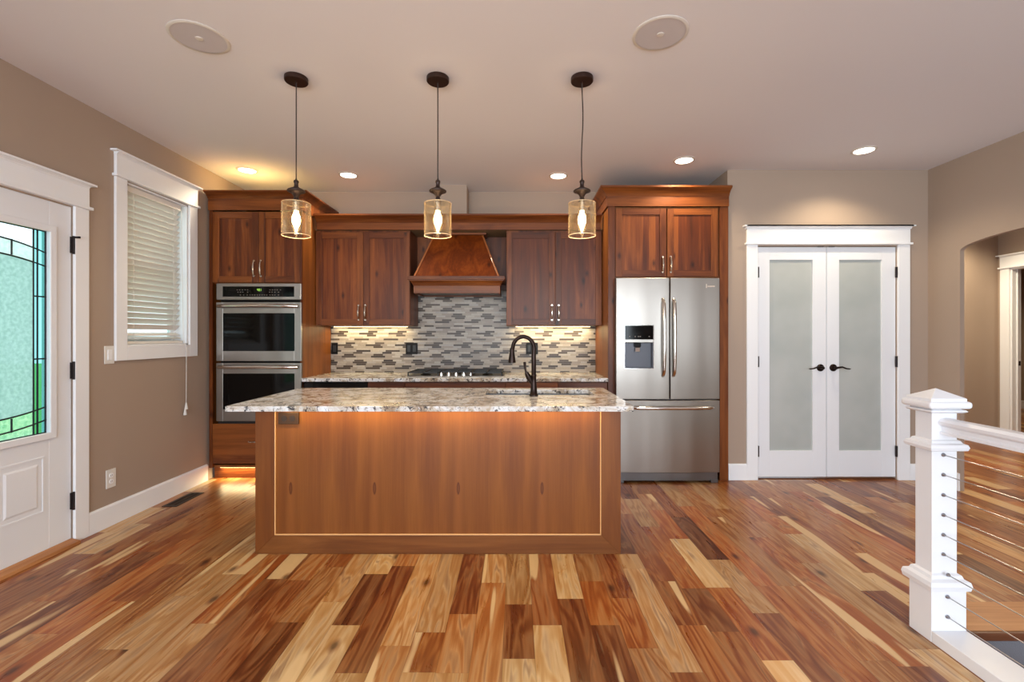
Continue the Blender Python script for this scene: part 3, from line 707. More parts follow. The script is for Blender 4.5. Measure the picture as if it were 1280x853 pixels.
for u in (-0.42, 0.42):
    yy = gc+u*(gy1-gy0)/2
    line((yy, 1.678+0.038), (yy, 1.757+0.045)); line((yy, 0.782-0.037), (yy, 0.858-0.037))
for zz in (1.50, 1.14): line((gy1-BWD, zz), (gy1, zz)); line((gy0, zz), (gy0+BWD, zz))
line((gy0, gz0+0.003), (gy1, gz0+0.003)); line((gy0, gz1-0.003), (gy1, gz1-0.003)); line((gy1-0.003, gz0), (gy1-0.003, gz1)); line((gy0+0.003, gz0), (gy0+0.003, gz1))
b.build('lead_came', M_lead, door, smooth=True)
for zc in (1.83, 1.06, 0.26):
    hb = MB().box(xd-0.001, xd+0.012, DY1-0.014, DY1+0.006, zc-0.05, zc+0.05).cyl((xd+0.014, DY1-0.004, zc), 0.007, -0.055, 0.055, seg=12)
    hb.build('hinge', M_hinge, door)
MB().box(xd+0.012, xd+0.05, DY1-0.004, DY1+0.004, 1.872, 1.884).build('hinge_pin_stop', M_hinge, door)
struct(MB().prism([(WL-0.14, 0), (WL+0.055, 0), (WL+0.05, 0.018), (WL+0.0, 0.03), (WL-0.14, 0.03)], 'y', DY0, DY1-0.001).build('trim_6', M_oak, bevel=0.003), 'oak threshold under the entry door')
o = struct(MB().box(WL-0.14, WL-0.05, DY1-0.004, DY1, 0.03, DZ).build('trim_7', M_white))

# ------------------------------------------------------------------ window and blind
b = MB(); xw = WL-0.10
b.box(xw-0.03, WL-0.002, WY0, WY0+0.012, WZ0, WZ1).box(xw-0.03, WL-0.002, WY1-0.012, WY1, WZ0, WZ1).box(xw-0.03, WL-0.002, WY0, WY1, WZ1-0.012, WZ1).box(xw-0.03, WL-0.002, WY0, WY1, WZ0, WZ0+0.012)
win = struct(b.build('window_1', M_white))
b = MB()
for (ya, yb, za, zb) in ((WY0+0.012, WY0+0.06, WZ0+0.012, WZ1-0.012), (WY1-0.06, WY1-0.012, WZ0+0.012, WZ1-0.012), (WY0+0.06, WY1-0.06, WZ0+0.012, WZ0+0.06), (WY0+0.06, WY1-0.06, WZ1-0.06, WZ1-0.012), (WY0+0.06, WY1-0.06, 1.74, 1.78)):
    b.box(xw-0.03, xw, ya, yb, za, zb)
b.build('sash', M_white, win, bevel=0.003)
MB().box(xw-0.018, xw-0.012, WY0+0.06, WY1-0.06, WZ0+0.06, WZ1-0.06).build('pane', M_clear, win)
BY0, BY1 = WY0+0.016, WY1-0.055
bl = thing('window_blind', 'white slatted blind lowered in the white framed window on the left wall', 'blind', (WL-0.045, (BY0+BY1)/2, WZ0+0.01))
MB().box(WL-0.075, WL-0.018, BY0, BY1, WZ1-0.058, WZ1-0.014).build('headrail', M_blind, bl, bevel=0.004)
rnd = random.Random(3)
b = MB(); zt = WZ1-0.078; zz = zt
sl = []
while zz > WZ0+0.125: sl.append(zz); zz -= 0.0425
for i, zc in enumerate(sl):
    n0 = b.n(); b.box(WL-0.071, WL-0.021, BY0, BY1, zc-0.0014, zc+0.0014); b.rot(n0, (WL-0.046, 0, zc), 'Y', R(-47+rnd.uniform(-2, 2)))
for zc, a_, tl in ((WZ0+0.085, 25, 0.006), (WZ0+0.063, 15, -0.006), (WZ0+0.052, 8, 0.003)):
    n0 = b.n(); b.box(WL-0.071, WL-0.021, BY0, BY1, zc-0.0014, zc+0.0014); b.rot(n0, (WL-0.046, 0, zc), 'Y', R(a_)); b.rot(n0, (WL-0.046, (BY0+BY1)/2, zc), 'X', tl)
b.build('slats', M_blind, bl)
MB().box(WL-0.07, WL-0.022, BY0, BY1+0.03, WZ0+0.014, WZ0+0.034).build('bottom_rail', M_blind, bl, bevel=0.003)
b = MB()
for yy in (BY0+0.08, BY1-0.08): b.tube([(WL-0.02, yy, WZ0+0.03), (WL-0.02, yy, WZ1-0.03)], 0.0012, 6)
b.build('ladder_cord', M_blind, bl)
yc = 3.80
cd = MB().tube([(WL-0.015, yc, WZ1-0.05), (WL+0.0, yc, WZ0+0.05), (WL+0.026, yc, WZ0-0.02), (WL+0.024, yc, 0.71)], 0.0022, 8).build('pull_cord', M_whitep, bl)
MB().lathe([(0, 0.05), (0.005, 0.05), (0.013, 0.0), (0.013, -0.004), (0, -0.004)], (WL+0.024, yc, 0.675), 12).build('tassel', M_whitep, cd)
MB().lathe([(0, 0.05), (0.005, 0.05), (0.013, 0.0), (0.013, -0.004), (0, -0.004)], (WL+0.024, yc-0.012, 0.63), 12).build('tassel', M_whitep, cd)

# switch, outlet, floor vent
sw = thing('light_switch', 'white rocker light switch on the taupe wall between entry door and window', 'light switch', (WL, Dl(136, WL), 1.13))
yc = sw['_w'][1]
MB().box(WL, WL+0.006, yc-0.037, yc+0.037, 1.085, 1.205).build('cover_plate', M_whitep, sw, bevel=0.002)
MB().box(WL+0.005, WL+0.011, yc-0.017, yc+0.017, 1.11, 1.18).build('rocker', M_white, sw, bevel=0.002)
ol = thing('wall_outlet', 'white duplex outlet low on the taupe wall beside the entry door', 'outlet', (WL, Dl(138, WL), 0.27))
yc = ol['_w'][1]; zc = 0.315
MB().box(WL, WL+0.006, yc-0.037, yc+0.037, zc-0.062, zc+0.062).build('cover_plate', M_whitep, ol, bevel=0.002)
for dz in (-0.02, 0.02):
    f_ = MB().cyl((WL+0.006, yc, zc+dz), 0.016, 0, 0.003, 'x').build('receptacle', M_white, ol)
    MB().box(WL+0.0088, WL+0.0095, yc-0.007, yc-0.005, zc+dz-0.004, zc+dz+0.005).box(WL+0.0088, WL+0.0095, yc+0.005, yc+0.007, zc+dz-0.004, zc+dz+0.005).build('slot', M_brownd, f_)
vt = thing('floor_vent', 'dark bronze floor register in the plank floor beside the left baseboard', 'floor vent', (-2.58, 3.60, 0))
MB().ring_slab((-2.635, -2.525, 3.45, 3.76), (-2.615, -2.545, 3.475, 3.735), 0, 0.004).build('frame', M_vent, vt)
b = MB()
for i in range(17): b.box(-2.615, -2.545, 3.48+i*0.0152, 3.485+i*0.0152, 0.0005, 0.003)
b.box(-2.583, -2.577, 3.475, 3.735, 0.0005, 0.0034)
b.build('louvers', M_vent, vt)
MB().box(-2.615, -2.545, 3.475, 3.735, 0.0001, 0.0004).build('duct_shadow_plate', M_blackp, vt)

# ------------------------------------------------------------------ cabinets
def pull_v(x, y, zc, parent, L_=0.155, mat=None):
    # arched bar pull, upright
    b = MB(); P_ = []
    for i in range(13):
        u = -1+2*i/12; P_.append((x, y-0.012-0.020*(1-u*u)**0.6, zc+u*L_/2*0.86))
    b.tube(P_, [0.0060+0.0022*(1-abs(-1+2*i/12)) for i in range(13)], 10)
    for s_ in (-1, 1): b.cyl((x, 0, zc+s_*L_*0.43), 0.0085, y-0.016, y, 'y', 12)
    return b.build('handle', mat or M_nickel, parent, smooth=True)
def pull_h(xc, y, z, parent, L_=0.115):
    b = MB(); P_ = []
    for i in range(13):
        u = -1+2*i/12; P_.append((xc+u*L_/2*0.86, y-0.012-0.020*(1-u*u)**0.6, z))
    b.tube(P_, 0.005, 10)
    for s_ in (-1, 1): b.cyl((xc+s_*L_*0.43, 0, z), 0.0065, y-0.016, y, 'y', 12)
    return b.build('handle', M_nickel, parent, smooth=True)
def shaker(x0, x1, z0, z1, y, parent, handle=None, hz=None, name='door', st=0.057):
    # door face at y (towards viewer), 20 mm thick
    b = MB()
    b.box(x0, x0+st, y, y+0.02, z0, z1, 0).box(x1-st, x1, y, y+0.02, z0, z1, 0)
    b.box(x0+st, x1-st, y, y+0.02, z0, z0+st, 1).box(x0+st, x1-st, y, y+0.02, z1-st, z1, 1)
    d = b.build(name, [M_wv, M_wh], parent, bevel=0.0015)
    MB().box(x0+st-0.002, x1-st+0.002, y+0.009, y+0.017, z0+st-0.002, z1-st+0.002).build('door_panel', M_wdoor, d)
    if handle is not None: pull_v(handle, y, hz, d)
    return d
YF = YP  # carcass front
# --- oven cabinet
cl, cr_ = -2.70, -1.885
oc = thing('oven_cabinet', 'tall reddish brown wood cabinet in the left corner housing the double oven', 'cabinet', ((cl+cr_)/2, 4.4, 0))
zt = Z(264, YF)
ox0, ox1 = X(268.8, YF-0.02), cr_
b = MB()
b.box(cl, cl+0.02, YF, YB-0.001, 0.11, zt).box(cr_-0.02, cr_, YF, YB-0.001, 0.11, zt).box(cl+0.02, cr_-0.02, YB-0.02, YB-0.001, 0.11, zt).box(cl+0.02, cr_-0.02, YF+0.02, YB-0.02, zt-0.02, zt)
b.box(cl+0.02, cr_-0.02, YF, YB-0.02, 0.11, 0.13).box(cl+0.02, cr_-0.02, YF+0.01, YB-0.02, 0.46, 0.49).box(cl+0.02, cr_-0.02, YF+0.01, YB-0.02, 1.735, 1.76)
b.build('carcass', M_side, oc, bevel=0.001)
b = MB(); b.box(cl, cl+0.03, YF-0.02, YF, 0.11, zt).box(cr_-0.012, cr_, YF-0.02, YF, 0.11, zt)
b.build('face_frame', M_wv, oc)
xm = X(323.3, YF-0.02)
d1z0, d1z1 = Z(354, YF-0.02), Z(265, YF-0.02)
fd = YF-0.021
shaker(cl+0.032, xm-0.0015, d1z0+0.004, d1z1, fd, oc, X(318.5, fd), Z(336, fd))
shaker(xm+0.0015, cr_-0.014, d1z0+0.004, d1z1, fd, oc, X(327, fd), Z(336, fd))
zd0, zd1 = Z(580, fd), Z(530, fd)
dr = MB().box(cl+0.032, cr_-0.014, fd, fd+0.02, zd0, zd1).build('drawer', M_wh, oc, bevel=0.002)
pull_h((cl+cr_)/2, fd, (zd0+zd1)/2+0.02, dr)
MB().box(cl, cr_, YF+0.055, YF+0.07, 0.0, 0.11).build('toe_kick', M_wh, oc)
cp0 = Z(250, YF)
def crown(path, z0, z1, zc, side=1, name='crown', parent=None, ext=0.08):
    fr = MB().sweep(path, [(0, z0), (0.014, z0), (0.014, zc), (0, zc)], side).build('frieze', M_wh, parent)
    hgt = z1-zc
    pr = [(0, zc), (0.018, zc), (0.022, zc+0.10*hgt), (0.03, zc+0.28*hgt), (0.045, zc+0.50*hgt), (0.066, zc+0.68*hgt), (ext-0.004, zc+0.76*hgt), (ext, zc+0.80*hgt), (ext, z1), (0, z1)]
    return MB().sweep(path, pr, side).build(name, M_wh, parent, bevel=0.0)
crown([(cl, YF-0.02), (cr_, YF-0.02), (cr_, YB-0.001)], zt, Z(237.6, YF-0.10), cp0, 1, 'crown', oc)
MB().box(cl, cr_, YF-0.02, YB-0.001, Z(237.6, YF-0.10)-0.012, Z(237.6, YF-0.10)-0.006).build('top_board', M_bounce_yellow, oc)

# --- double oven
ov = thing('double_oven', 'stainless steel built-in double wall oven in the tall cabinet', 'oven', ((cl+cr_)/2, 4.35, 0.49))
yo = YF-0.034
ax0, ax1 = X(270.3, yo), X(376.3, yo)
MB().box(ax0+0.02, ax1-0.02, YF+0.0, YB-0.06, 0.50, 1.73).build('oven_body', M_blackp, ov)
cpz0, cpz1 = Z(375, yo), Z(354.3, yo)
cpn = MB().box(ax0, ax1, yo, YF-0.003, cpz0, cpz1).build('control_panel', M_steel, ov, bevel=0.004)
MB().box(X(278.5, yo), X(367.8, yo), yo-0.0015, yo+0.002, Z(371.2, yo), Z(358.2, yo)).build('display', M_glassblk, cpn)
b = MB()
for row, (zz, xs) in enumerate(((Z(362.6, yo), [296, 299, 302.5, 306, 309, 337, 340, 343, 346, 350]), (Z(365.4, yo), [297, 300, 303, 309, 336.5, 339.5, 343, 347.5]), (Z(369, yo), [300, 304, 308.5, 312, 315, 318, 321, 324, 327, 330, 333, 337, 340, 343, 347.5]))):
    for px in xs: b.box(X(px, yo), X(px+1.4, yo), yo-0.0022, yo-0.0014, zz-0.0028, zz+0.0028)
b.build('key_markings', M_mark, cpn)
b = MB()
def seg7(x, z, w_, h_, on):
    t = 0.0016
    S = {'a': (x, x+w_, z+h_-t, z+h_), 'd': (x, x+w_, z, z+t), 'g': (x, x+w_, z+h_/2-t/2, z+h_/2+t/2), 'f': (x, x+t, z+h_/2, z+h_), 'b': (x+w_-t, x+w_, z+h_/2, z+h_), 'e': (x, x+t, z, z+h_/2), 'c': (x+w_-t, x+w_, z, z+h_/2)}
    for k in on: r_ = S[k]; b.box(r_[0], r_[1], yo-0.0024, yo-0.0014, r_[2], r_[3])
seg7(X(321.4, yo), Z(364, yo), 0.010, 0.020, 'fgbc'); seg7(X(323.6, yo), Z(364, yo), 0.010, 0.020, 'abcdefg'); seg7(X(325.4, yo), Z(364, yo), 0.008, 0.020, 'bc')
b.build('clock_digits', M_green, cpn)
def oven_door(zt_, zb_, wz1, wz0):
    d = MB().ring_slab((ax0, ax1, 0, 0), (0, 0, 0, 0), 0, 0) if False else None
    b = MB()
    wx0, wx1 = X(278.5, yo), X(368, yo)
    b.box(ax0, wx0, yo, YF-0.003, zb_, zt_).box(wx1, ax1, yo, YF-0.003, zb_, zt_).box(wx0, wx1, yo, YF-0.003, zb_, wz0).box(wx0, wx1, yo, YF-0.003, wz1, zt_)
    d = b.build('oven_door', M_steel, ov, bevel=0.002)
    MB().box(wx0, wx1, yo+0.004, YF-0.006, wz0, wz1).build('oven_window', M_glassblk, d)
    # bowed handle bar
    zc = zt_-0.036; P_ = []
    for i in range(21):
        u = -1+2*i/20; P_.append(((ax0+ax1)/2+u*(ax1-ax0)*0.465, yo-0.012-0.035*(1-u**6), zc+0.004*(1-u*u)))
    MB().tube(P_, 0.016, 14).build('oven_handle', M_chrome, d, smooth=True)
oven_door(Z(378, yo), Z(451.7, yo), Z(391.8, yo), Z(439, yo))
oven_door(Z(454, yo), Z(526.8, yo), Z(467.3, yo), Z(512, yo))
MB().box(ax0+0.01, ax1-0.01, yo+0.012, YF-0.003, Z(531, yo)+0.006, Z(527.3, yo)).build('lower_gap_strip', M_black, ov)  # black strip filling the gap below the lower oven door

# --- wall cabinets
YU = 4.38; zb_, zt_ = Z(407, YU-0.02), Z(290.5, YU-0.02)
def wall_cab(label, x0, x1, xm, hz_px, hx):
    t_ = thing('wall_cabinet', label, 'cabinet', ((x0+x1)/2, 4.55, zb_))
    MB().box(x0, x1, YU, YB-0.001, zb_, zt_+0.02).build('carcass', M_wv, t_, bevel=0.001)
    f = YU-0.021
    shaker(x0+0.003, xm-0.0015, zb_+0.003, zt_, f, t_, X(hx[0], f), Z(hz_px, f))
    shaker(xm+0.0015, x1-0.003, zb_+0.003, zt_, f, t_, X(hx[1], f), Z(hz_px, f))
    return t_
ulx0 = cr_+0.002; ulx1 = X(513, YU)
wall_cab('pair of wood upper cabinet doors left of the range hood', ulx0, ulx1, X(454, YU-0.02), 391, (448.8, 457.2))
urx0 = X(633, YU); frx0 = 0.811
wall_cab('pair of wood upper cabinet doors right of the range hood', urx0, frx0-0.002, X(694, YU-0.02), 391, (689.8, 698.2))
# crown moulding running over the uppers
cm = thing('crown_molding', 'wood crown molding running over the upper cabinets and range hood', 'molding', (-0.5, 4.5, zt_))
zc1 = Z(278.6, YU-0.04); zc2 = Z(267.2, YU-0.10)
crown([(ulx0+0.016, YU-0.022), (frx0-0.017, YU-0.022)], zt_+0.021, zc2, zc1, 1, 'crown', cm)
MB().box(ulx0, frx0-0.002, YU-0.022, YB-0.001, zt_+0.021, zt_+0.03).build('top_board', M_bounce_dim, cm)

# --- range hood between the wall cabinets
hd = thing('range_hood', 'tapered wood range hood with a stepped mantel over the cooktop', 'range hood', (-0.6, 4.45, 1.66))
bx0, bx1 = ulx1+0.002, urx0-0.002
MB().box(bx0, bx1, YB-0.06, YB-0.002, 1.735, zt_+0.019).build('back_panel', M_wv, hd)
zm = Z(345, 4.22)
hy0, hy1 = 4.25, 4.52
hx0, hx1 = X(518, hy0), X(623, hy0); tx0, tx1 = X(543, hy1-0.02), X(603, hy1-0.02); zh = zt_+0.005
MB().hexa([(hx0, hy0, zm), (hx1, hy0, zm), (hx1, YB-0.061, zm), (hx0, YB-0.061, zm), (tx0, hy1-0.02, zh), (tx1, hy1-0.02, zh), (tx1, YB-0.061, zh), (tx0, YB-0.061, zh)]).build('hood_canopy', M_hood, hd, bevel=0.002)
for (a0, a1) in (((hx0, hy0), (tx0, hy1-0.02)), ((hx1, hy0), (tx1, hy1-0.02))):
    MB().tube([(a0[0], a0[1]-0.001, zm), (a1[0], a1[1]-0.001, zh)], 0.0085, 8).build('corner_batten', M_batten, hd)
MB().box(tx0-0.04, tx1+0.04, hy1-0.07, YB-0.061, zh-0.006, zh+0.012).build('hood_cap', M_wh, hd)
my = 4.215
mx0, mx1 = X(508.6, my), X(631.2, my)
mx0 = max(mx0, bx0+0.001); mx1 = min(mx1, bx1-0.001)
lx0, lx1 = X(517, my+0.05), X(625, my+0.05)
zs0, zs1 = Z(349.5, my), zm; zb2, zb3 = Z(366.7, my+0.05), Z(357.3, my+0.05)
pr = [(0, zs0), (0.052, zs0), (0.052, zs1), (0, zs1)]
hx = (mx0+0.05, mx1-0.05)
MB().box(hx[0]-0.048, hx[1]+0.048, my, YB-0.061, zs0, zs1-0.0005).build('mantel_shelf', M_wh, hd, bevel=0.002)
MB().sweep([(lx0, YU-0.025), (lx0, my+0.05), (lx1, my+0.05), (lx1, YU-0.025)], [(-0.02, zb3), (0.003, zb3), (0.006, zb3+0.006), (0.012, zb3+0.02), (0.026, zs0-0.012), (0.034, zs0-0.008), (0.034, zs0-0.0005), (-0.02, zs0-0.0005)], 1).build('mantel_cove', M_wh, hd)
MB().ring_slab((lx0, lx1, my+0.05, YB-0.061), (lx0+0.02, lx1-0.02, my+0.07, YB-0.08), zb2, zb3).build('mantel_box', M_wh, hd, bevel=0.001)
MB().box(lx0+0.02, lx1-0.02, my+0.07, YB-0.08, zb2+0.012, zb2+0.02).build('vent_insert', M_steel_d, hd)

# --- refrigerator enclosure
frx1 = 1.868
fc = thing('refrigerator_cabinet', 'tall reddish brown wood surround and upper cabinet enclosing the refrigerator', 'cabinet', (1.34, 4.4, 0))
ztf = Z(259.2, YF)
b = MB(); b.box(frx0, frx0+0.02, YF, YB-0.001, 0, ztf).box(frx1-0.02, frx1, YF, YB-0.001, 0, ztf)
b.build('side_panel', M_side, fc, bevel=0.001)
b = MB(); b.box(frx0, X(768.2, YF), YF-0.02, YF, 0, ztf).box(X(898.5, YF), frx1, YF-0.02, YF, 0, ztf)
b.build('face_stile', M_wv, fc, bevel=0.001)
zu0 = Z(347, YF-0.02)
MB().box(frx0+0.021, frx1-0.021, YF, YB-0.001, zu0-0.01, ztf).build('carcass', M_side, fc)
shaker(X(769.5, fd), X(832.8, fd), Z(346, fd), Z(260.5, fd), fd, fc, X(827.8, fd), Z(331, fd))
shaker(X(834.2, fd), X(897.3, fd), Z(346, fd), Z(260.5, fd), fd, fc, X(837.8, fd), Z(331, fd))
crown([(frx0, YB-0.001), (frx0, YF-0.02), (frx1, YF-0.02)], ztf, Z(231.5, YF-0.10), Z(245.5, YF-0.03), 1, 'crown', fc)
MB().box(frx0, frx1, YF-0.02, YB-0.001, Z(231.5, YF-0.10)-0.012, Z(231.5, YF-0.10)-0.006).build('top_board', M_bounce_dim, fc)

# --- refrigerator
yf = 3.99
rx0, rx1 = X(770.3, yf), X(900.3, yf)
rf = thing('refrigerator', 'stainless steel french door refrigerator with water dispenser, beside the pantry', 'refrigerator', ((rx0+rx1)/2, 4.35, 0))
rx0 = max(rx0, frx0+0.045)
zr1, zg, zr0 = Z(347.4, yf), Z(500.2, yf), Z(591.5, yf)
MB().box(rx0+0.012, min(rx1, frx1-0.045)-0.004, yf+0.075, YB-0.05, 0.06, zr1-0.008).build('refrigerator_body', M_steel_d, rf)
def curved_door(x0, x1, z0, z1, name, hole=None):
    # door with a gentle bow across the whole appliance width
    xc, hw_ = (rx0+rx1)/2, (rx1-rx0)/2
    def yy(x): return yf+0.010*((x-xc)/hw_)**2
    b = MB(); n = 14
    xs = [x0+(x1-x0)*i/n for i in range(n+1)]
    if hole:
        xs = sorted(set([x for x in xs if not (hole[0] < x < hole[1])]+[hole[0], hole[1]]))
    zs = [z0, z1] if not hole else [z0, hole[2], hole[3], z1]
    bm = b.bm
    Fv = [[bm.verts.new((x, yy(x), z)) for z in zs] for x in xs]
    Bv = [[bm.verts.new((x, yf+0.072, z)) for z in zs] for x in xs]
    def inhole(i, j): return hole and xs[i] >= hole[0]-1e-6 and xs[i+1] <= hole[1]+1e-6 and j == 1
    for i in range(len(xs)-1):
        for j in range(len(zs)-1):
            if inhole(i, j): continue
            bm.faces.new([Fv[i][j], Fv[i+1][j], Fv[i+1][j+1], Fv[i][j+1]])
            bm.faces.new([Bv[i][j], Bv[i][j+1], Bv[i+1][j+1], Bv[i+1][j]])
        bm.faces.new([Fv[i][0], Bv[i][0], Bv[i+1][0], Fv[i+1][0]]); bm.faces.new([Fv[i][-1], Fv[i+1][-1], Bv[i+1][-1], Bv[i][-1]])
        if hole and inhole(i, 1):
            bm.faces.new([Fv[i][1], Fv[i+1][1], Bv[i+1][1], Bv[i][1]]); bm.faces.new([Fv[i][2], Bv[i][2], Bv[i+1][2], Fv[i+1][2]])
    for i in (0, len(xs)-1):
        for j in range(len(zs)-1): bm.faces.new([Fv[i][j], Fv[i][j+1], Bv[i][j+1], Bv[i][j]])
    if hole:
        for i, x in enumerate(xs):
            if abs(x-hole[0]) < 1e-6 or abs(x-hole[1]) < 1e-6: bm.faces.new([Fv[i][1], Fv[i][2], Bv[i][2], Bv[i][1]])
    return b.build(name, M_steel, rf, bevel=0.004, smooth=True, seg=2)
xg_ = X(837.3, yf)
hole = (X(781, yf), X(816.8, yf), Z(460.8, yf), Z(407, yf))
dl = curved_door(rx0, xg_-0.004, zg+0.005, zr1, 'refrigerator_door', hole)
drr = curved_door(xg_+0.004, rx1, zg+0.005, zr1, 'refrigerator_door')
fz = curved_door(rx0, rx1, zr0, zg-0.005, 'freezer_drawer')
# dispenser
h0, h1, hz0, hz1 = hole
zc1_, zc2_ = Z(424.5, yf), Z(429, yf)
M_rec = plain('dispenser_grey', (84, 84, 90), 0.35, 0.5)
dp = MB().box(h0, h1, yf+0.060, yf+0.0718, hz0, hz1).box(h0, h0+0.004, yf+0.012, yf+0.06, hz0, hz1).box(h1-0.004, h1, yf+0.012, yf+0.06, hz0, hz1).box(h0+0.004, h1-0.004, yf+0.010, yf+0.06, hz0, hz0+0.006).build('dispenser_recess', M_rec, dl)
MB().box(h0+0.001, h1-0.001, yf+0.004, yf+0.03, zc1_, hz1-0.001).build('dispenser_display', M_glassblk, dp)
MB().prism([(yf+0.03, zc2_), (yf+0.002, zc2_+0.006), (yf+0.002, zc1_-0.001), (yf+0.03, zc1_-0.001)], 'x', h0+0.001, h1-0.001).build('dispenser_lip', M_steel, dp)
MB().box((h0+h1)/2-0.030, (h0+h1)/2+0.022, yf+0.02, yf+0.055, Z(434, yf), zc2_).build('spout_housing', M_blackp, dp, bevel=0.004)
MB().hexa([((h0+h1)/2-0.028, yf+0.02, Z(440, yf)), ((h0+h1)/2+0.012, yf+0.02, Z(440, yf)), ((h0+h1)/2+0.012, yf+0.03, Z(440, yf)), ((h0+h1)/2-0.028, yf+0.03, Z(440, yf)), ((h0+h1)/2-0.02, yf+0.035, Z(434, yf)), ((h0+h1)/2+0.016, yf+0.035, Z(434, yf)), ((h0+h1)/2+0.016, yf+0.045, Z(434, yf)), ((h0+h1)/2-0.02, yf+0.045, Z(434, yf))]).build('paddle', M_chrome, dp)
b = MB()
for px in (786.5, 793.5, 797.5, 799.8, 811): b.box(X(px, yf), X(px+1.4, yf), yf+0.0030, yf+0.0041, Z(421.4, yf), Z(420.3, yf))
b.build('touch_key_row', M_mark, dp)
MB().ring_slab((0, 1, 0, 1), (0.1, 0.9, 0.1, 0.9), 0, 1) if False else None
b = MB(); e = 0.006
b.box(h0-e, h1+e, yf+0.0015, yf+0.006, hz0-e, hz0).box(h0-e, h1+e, yf+0.0015, yf+0.006, hz1, hz1+e).box(h0-e, h0, yf+0.0015, yf+0.006, hz0, hz1).box(h1, h1+e, yf+0.0005, yf+0.006, hz0, hz1)
b.build('dispenser_bezel', M_chrome, dl)
def bar_handle(P0, P1, parent):
    P0, P1 = Vector(P0), Vector(P1); n = 24; P_ = []; rr = []
    for i in range(n+1):
        u = i/n; q = P0.lerp(P1, u); s_ = math.sin(math.pi*u)**0.25 if 0 < u < 1 else 0
        P_.append((q.x, q.y-0.048*s_, q.z)); rr.append(0.0155)
    return MB().tube(P_, rr, 14).build('bar_handle', M_chrome, parent, smooth=True)
bar_handle((X(830.6, yf-0.04), yf+0.006, Z(470, yf)), (X(830.6, yf-0.04), yf+0.006, Z(374, yf)), dl)
bar_handle((X(843.8, yf-0.04), yf+0.006, Z(470, yf)), (X(843.8, yf-0.04), yf+0.006, Z(374, yf)), drr)
bar_handle((X(789, yf), yf+0.01, Z(509.8, yf)), (X(892, yf), yf+0.01, Z(509.8, yf)), fz)
b = MB()   # maker's plate lettering, as it reads at this distance
b.box(X(882.9, yf), X(883.9, yf), yf+0.0045, yf+0.0075, Z(360, yf), Z(355, yf))
for i, (px, w_) in enumerate(((885, .8), (886.2, .5), (887.1, .9), (888.4, .8), (889.6, .8), (890.8, .5), (891.7, .9), (893, .8))):
    b.box(X(px, yf), X(px+w_, yf), yf+0.0045, yf+0.0085, Z(358.9, yf), Z(357.2, yf))
b.build('nameplate_lettering', M_logo, drr)
g = MB().box(rx0+0.01, rx1-0.01, yf+0.03, yf+0.07, 0.018, zr0-0.006).build('toe_grille', M_steel_d, rf)
for fa_ in (rx0+0.008, rx1-0.07): MB().box(fa_, fa_+0.062, yf+0.02, yf+0.09, 0, 0.03).build('foot', M_steel_d, rf, bevel=0.003)

# --- base cabinets and dishwasher under the wall counter
YC = YF-0.0; CT = 0.90; ctt = 0.031
def base_cab(label, x0, x1, ndoor=2):
    t_ = thing('base_cabinet', label, 'cabinet', ((x0+x1)/2, 4.4, 0))
    MB().box(x0, x1, YC+0.02, YB-0.012, 0.10, CT-ctt-0.001).build('carcass', M_wv, t_)
    MB().box(x0, x1, YC+0.075, YC+0.09, 0.0, 0.10).build('toe_kick', M_wh, t_)
    d = MB().box(x0+0.002, x1-0.002, YC, YC+0.02, 0.70, CT-ctt-0.012).build('drawer', M_wh, t_, bevel=0.002)
    pull_h((x0+x1)/2, YC, 0.775, d)
    if ndoor == 2:
        m_ = (x0+x1)/2
        shaker(x0+0.002, m_-0.0015, 0.115, 0.695, YC, t_, m_-0.03, 0.62); shaker(m_+0.0015, x1-0.002, 0.115, 0.695, YC, t_, m_+0.03, 0.62)
    else: shaker(x0+0.002, x1-0.002, 0.115, 0.695, YC, t_, x1-0.03, 0.62)
    return t_
bxs = [cr_+0.002, X(386, YC), X(459.5, YC), X(506, YC), X(632, YC), X(697.5, YC), frx0-0.002]
dw = thing('dishwasher', 'dark fronted dishwasher under the left end of the wall counter', 'dishwasher', ((bxs[1]+bxs[2])/2-0.02, 4.4, 0))
MB().box(bxs[0]+0.002, bxs[2]-0.002, YC+0.02, YB-0.02, 0.10, CT-ctt-0.004).build('tub', M_blackp, dw)
MB().box(bxs[0]+0.002, bxs[2]-0.002, YC+0.0, YC+0.02, 0.11, CT-ctt-0.012).build('dishwasher_door', M_glassblk, dw, bevel=0.003)
base_cab('narrow wood base cabinet between the dishwasher and the cooktop cabinet', bxs[2], bxs[3], 1)
base_cab('wide wood base cabinet directly under the gas cooktop', bxs[3], bxs[4])
base_cab('wood base cabinet just right of the cooktop, behind the faucet', bxs[4], bxs[5])
base_cab('wood base cabinet at the right end of the wall counter beside the refrigerator panel', bxs[5], bxs[6])
ct = MB().box(cr_+0.001, frx0-0.001, YC-0.028, YB-0.011, CT-ctt, CT).build('countertop', M_gran, bevel=0.004)
tag(ct, 'granite wall countertop carrying the gas cooktop below the backsplash', 'countertop')

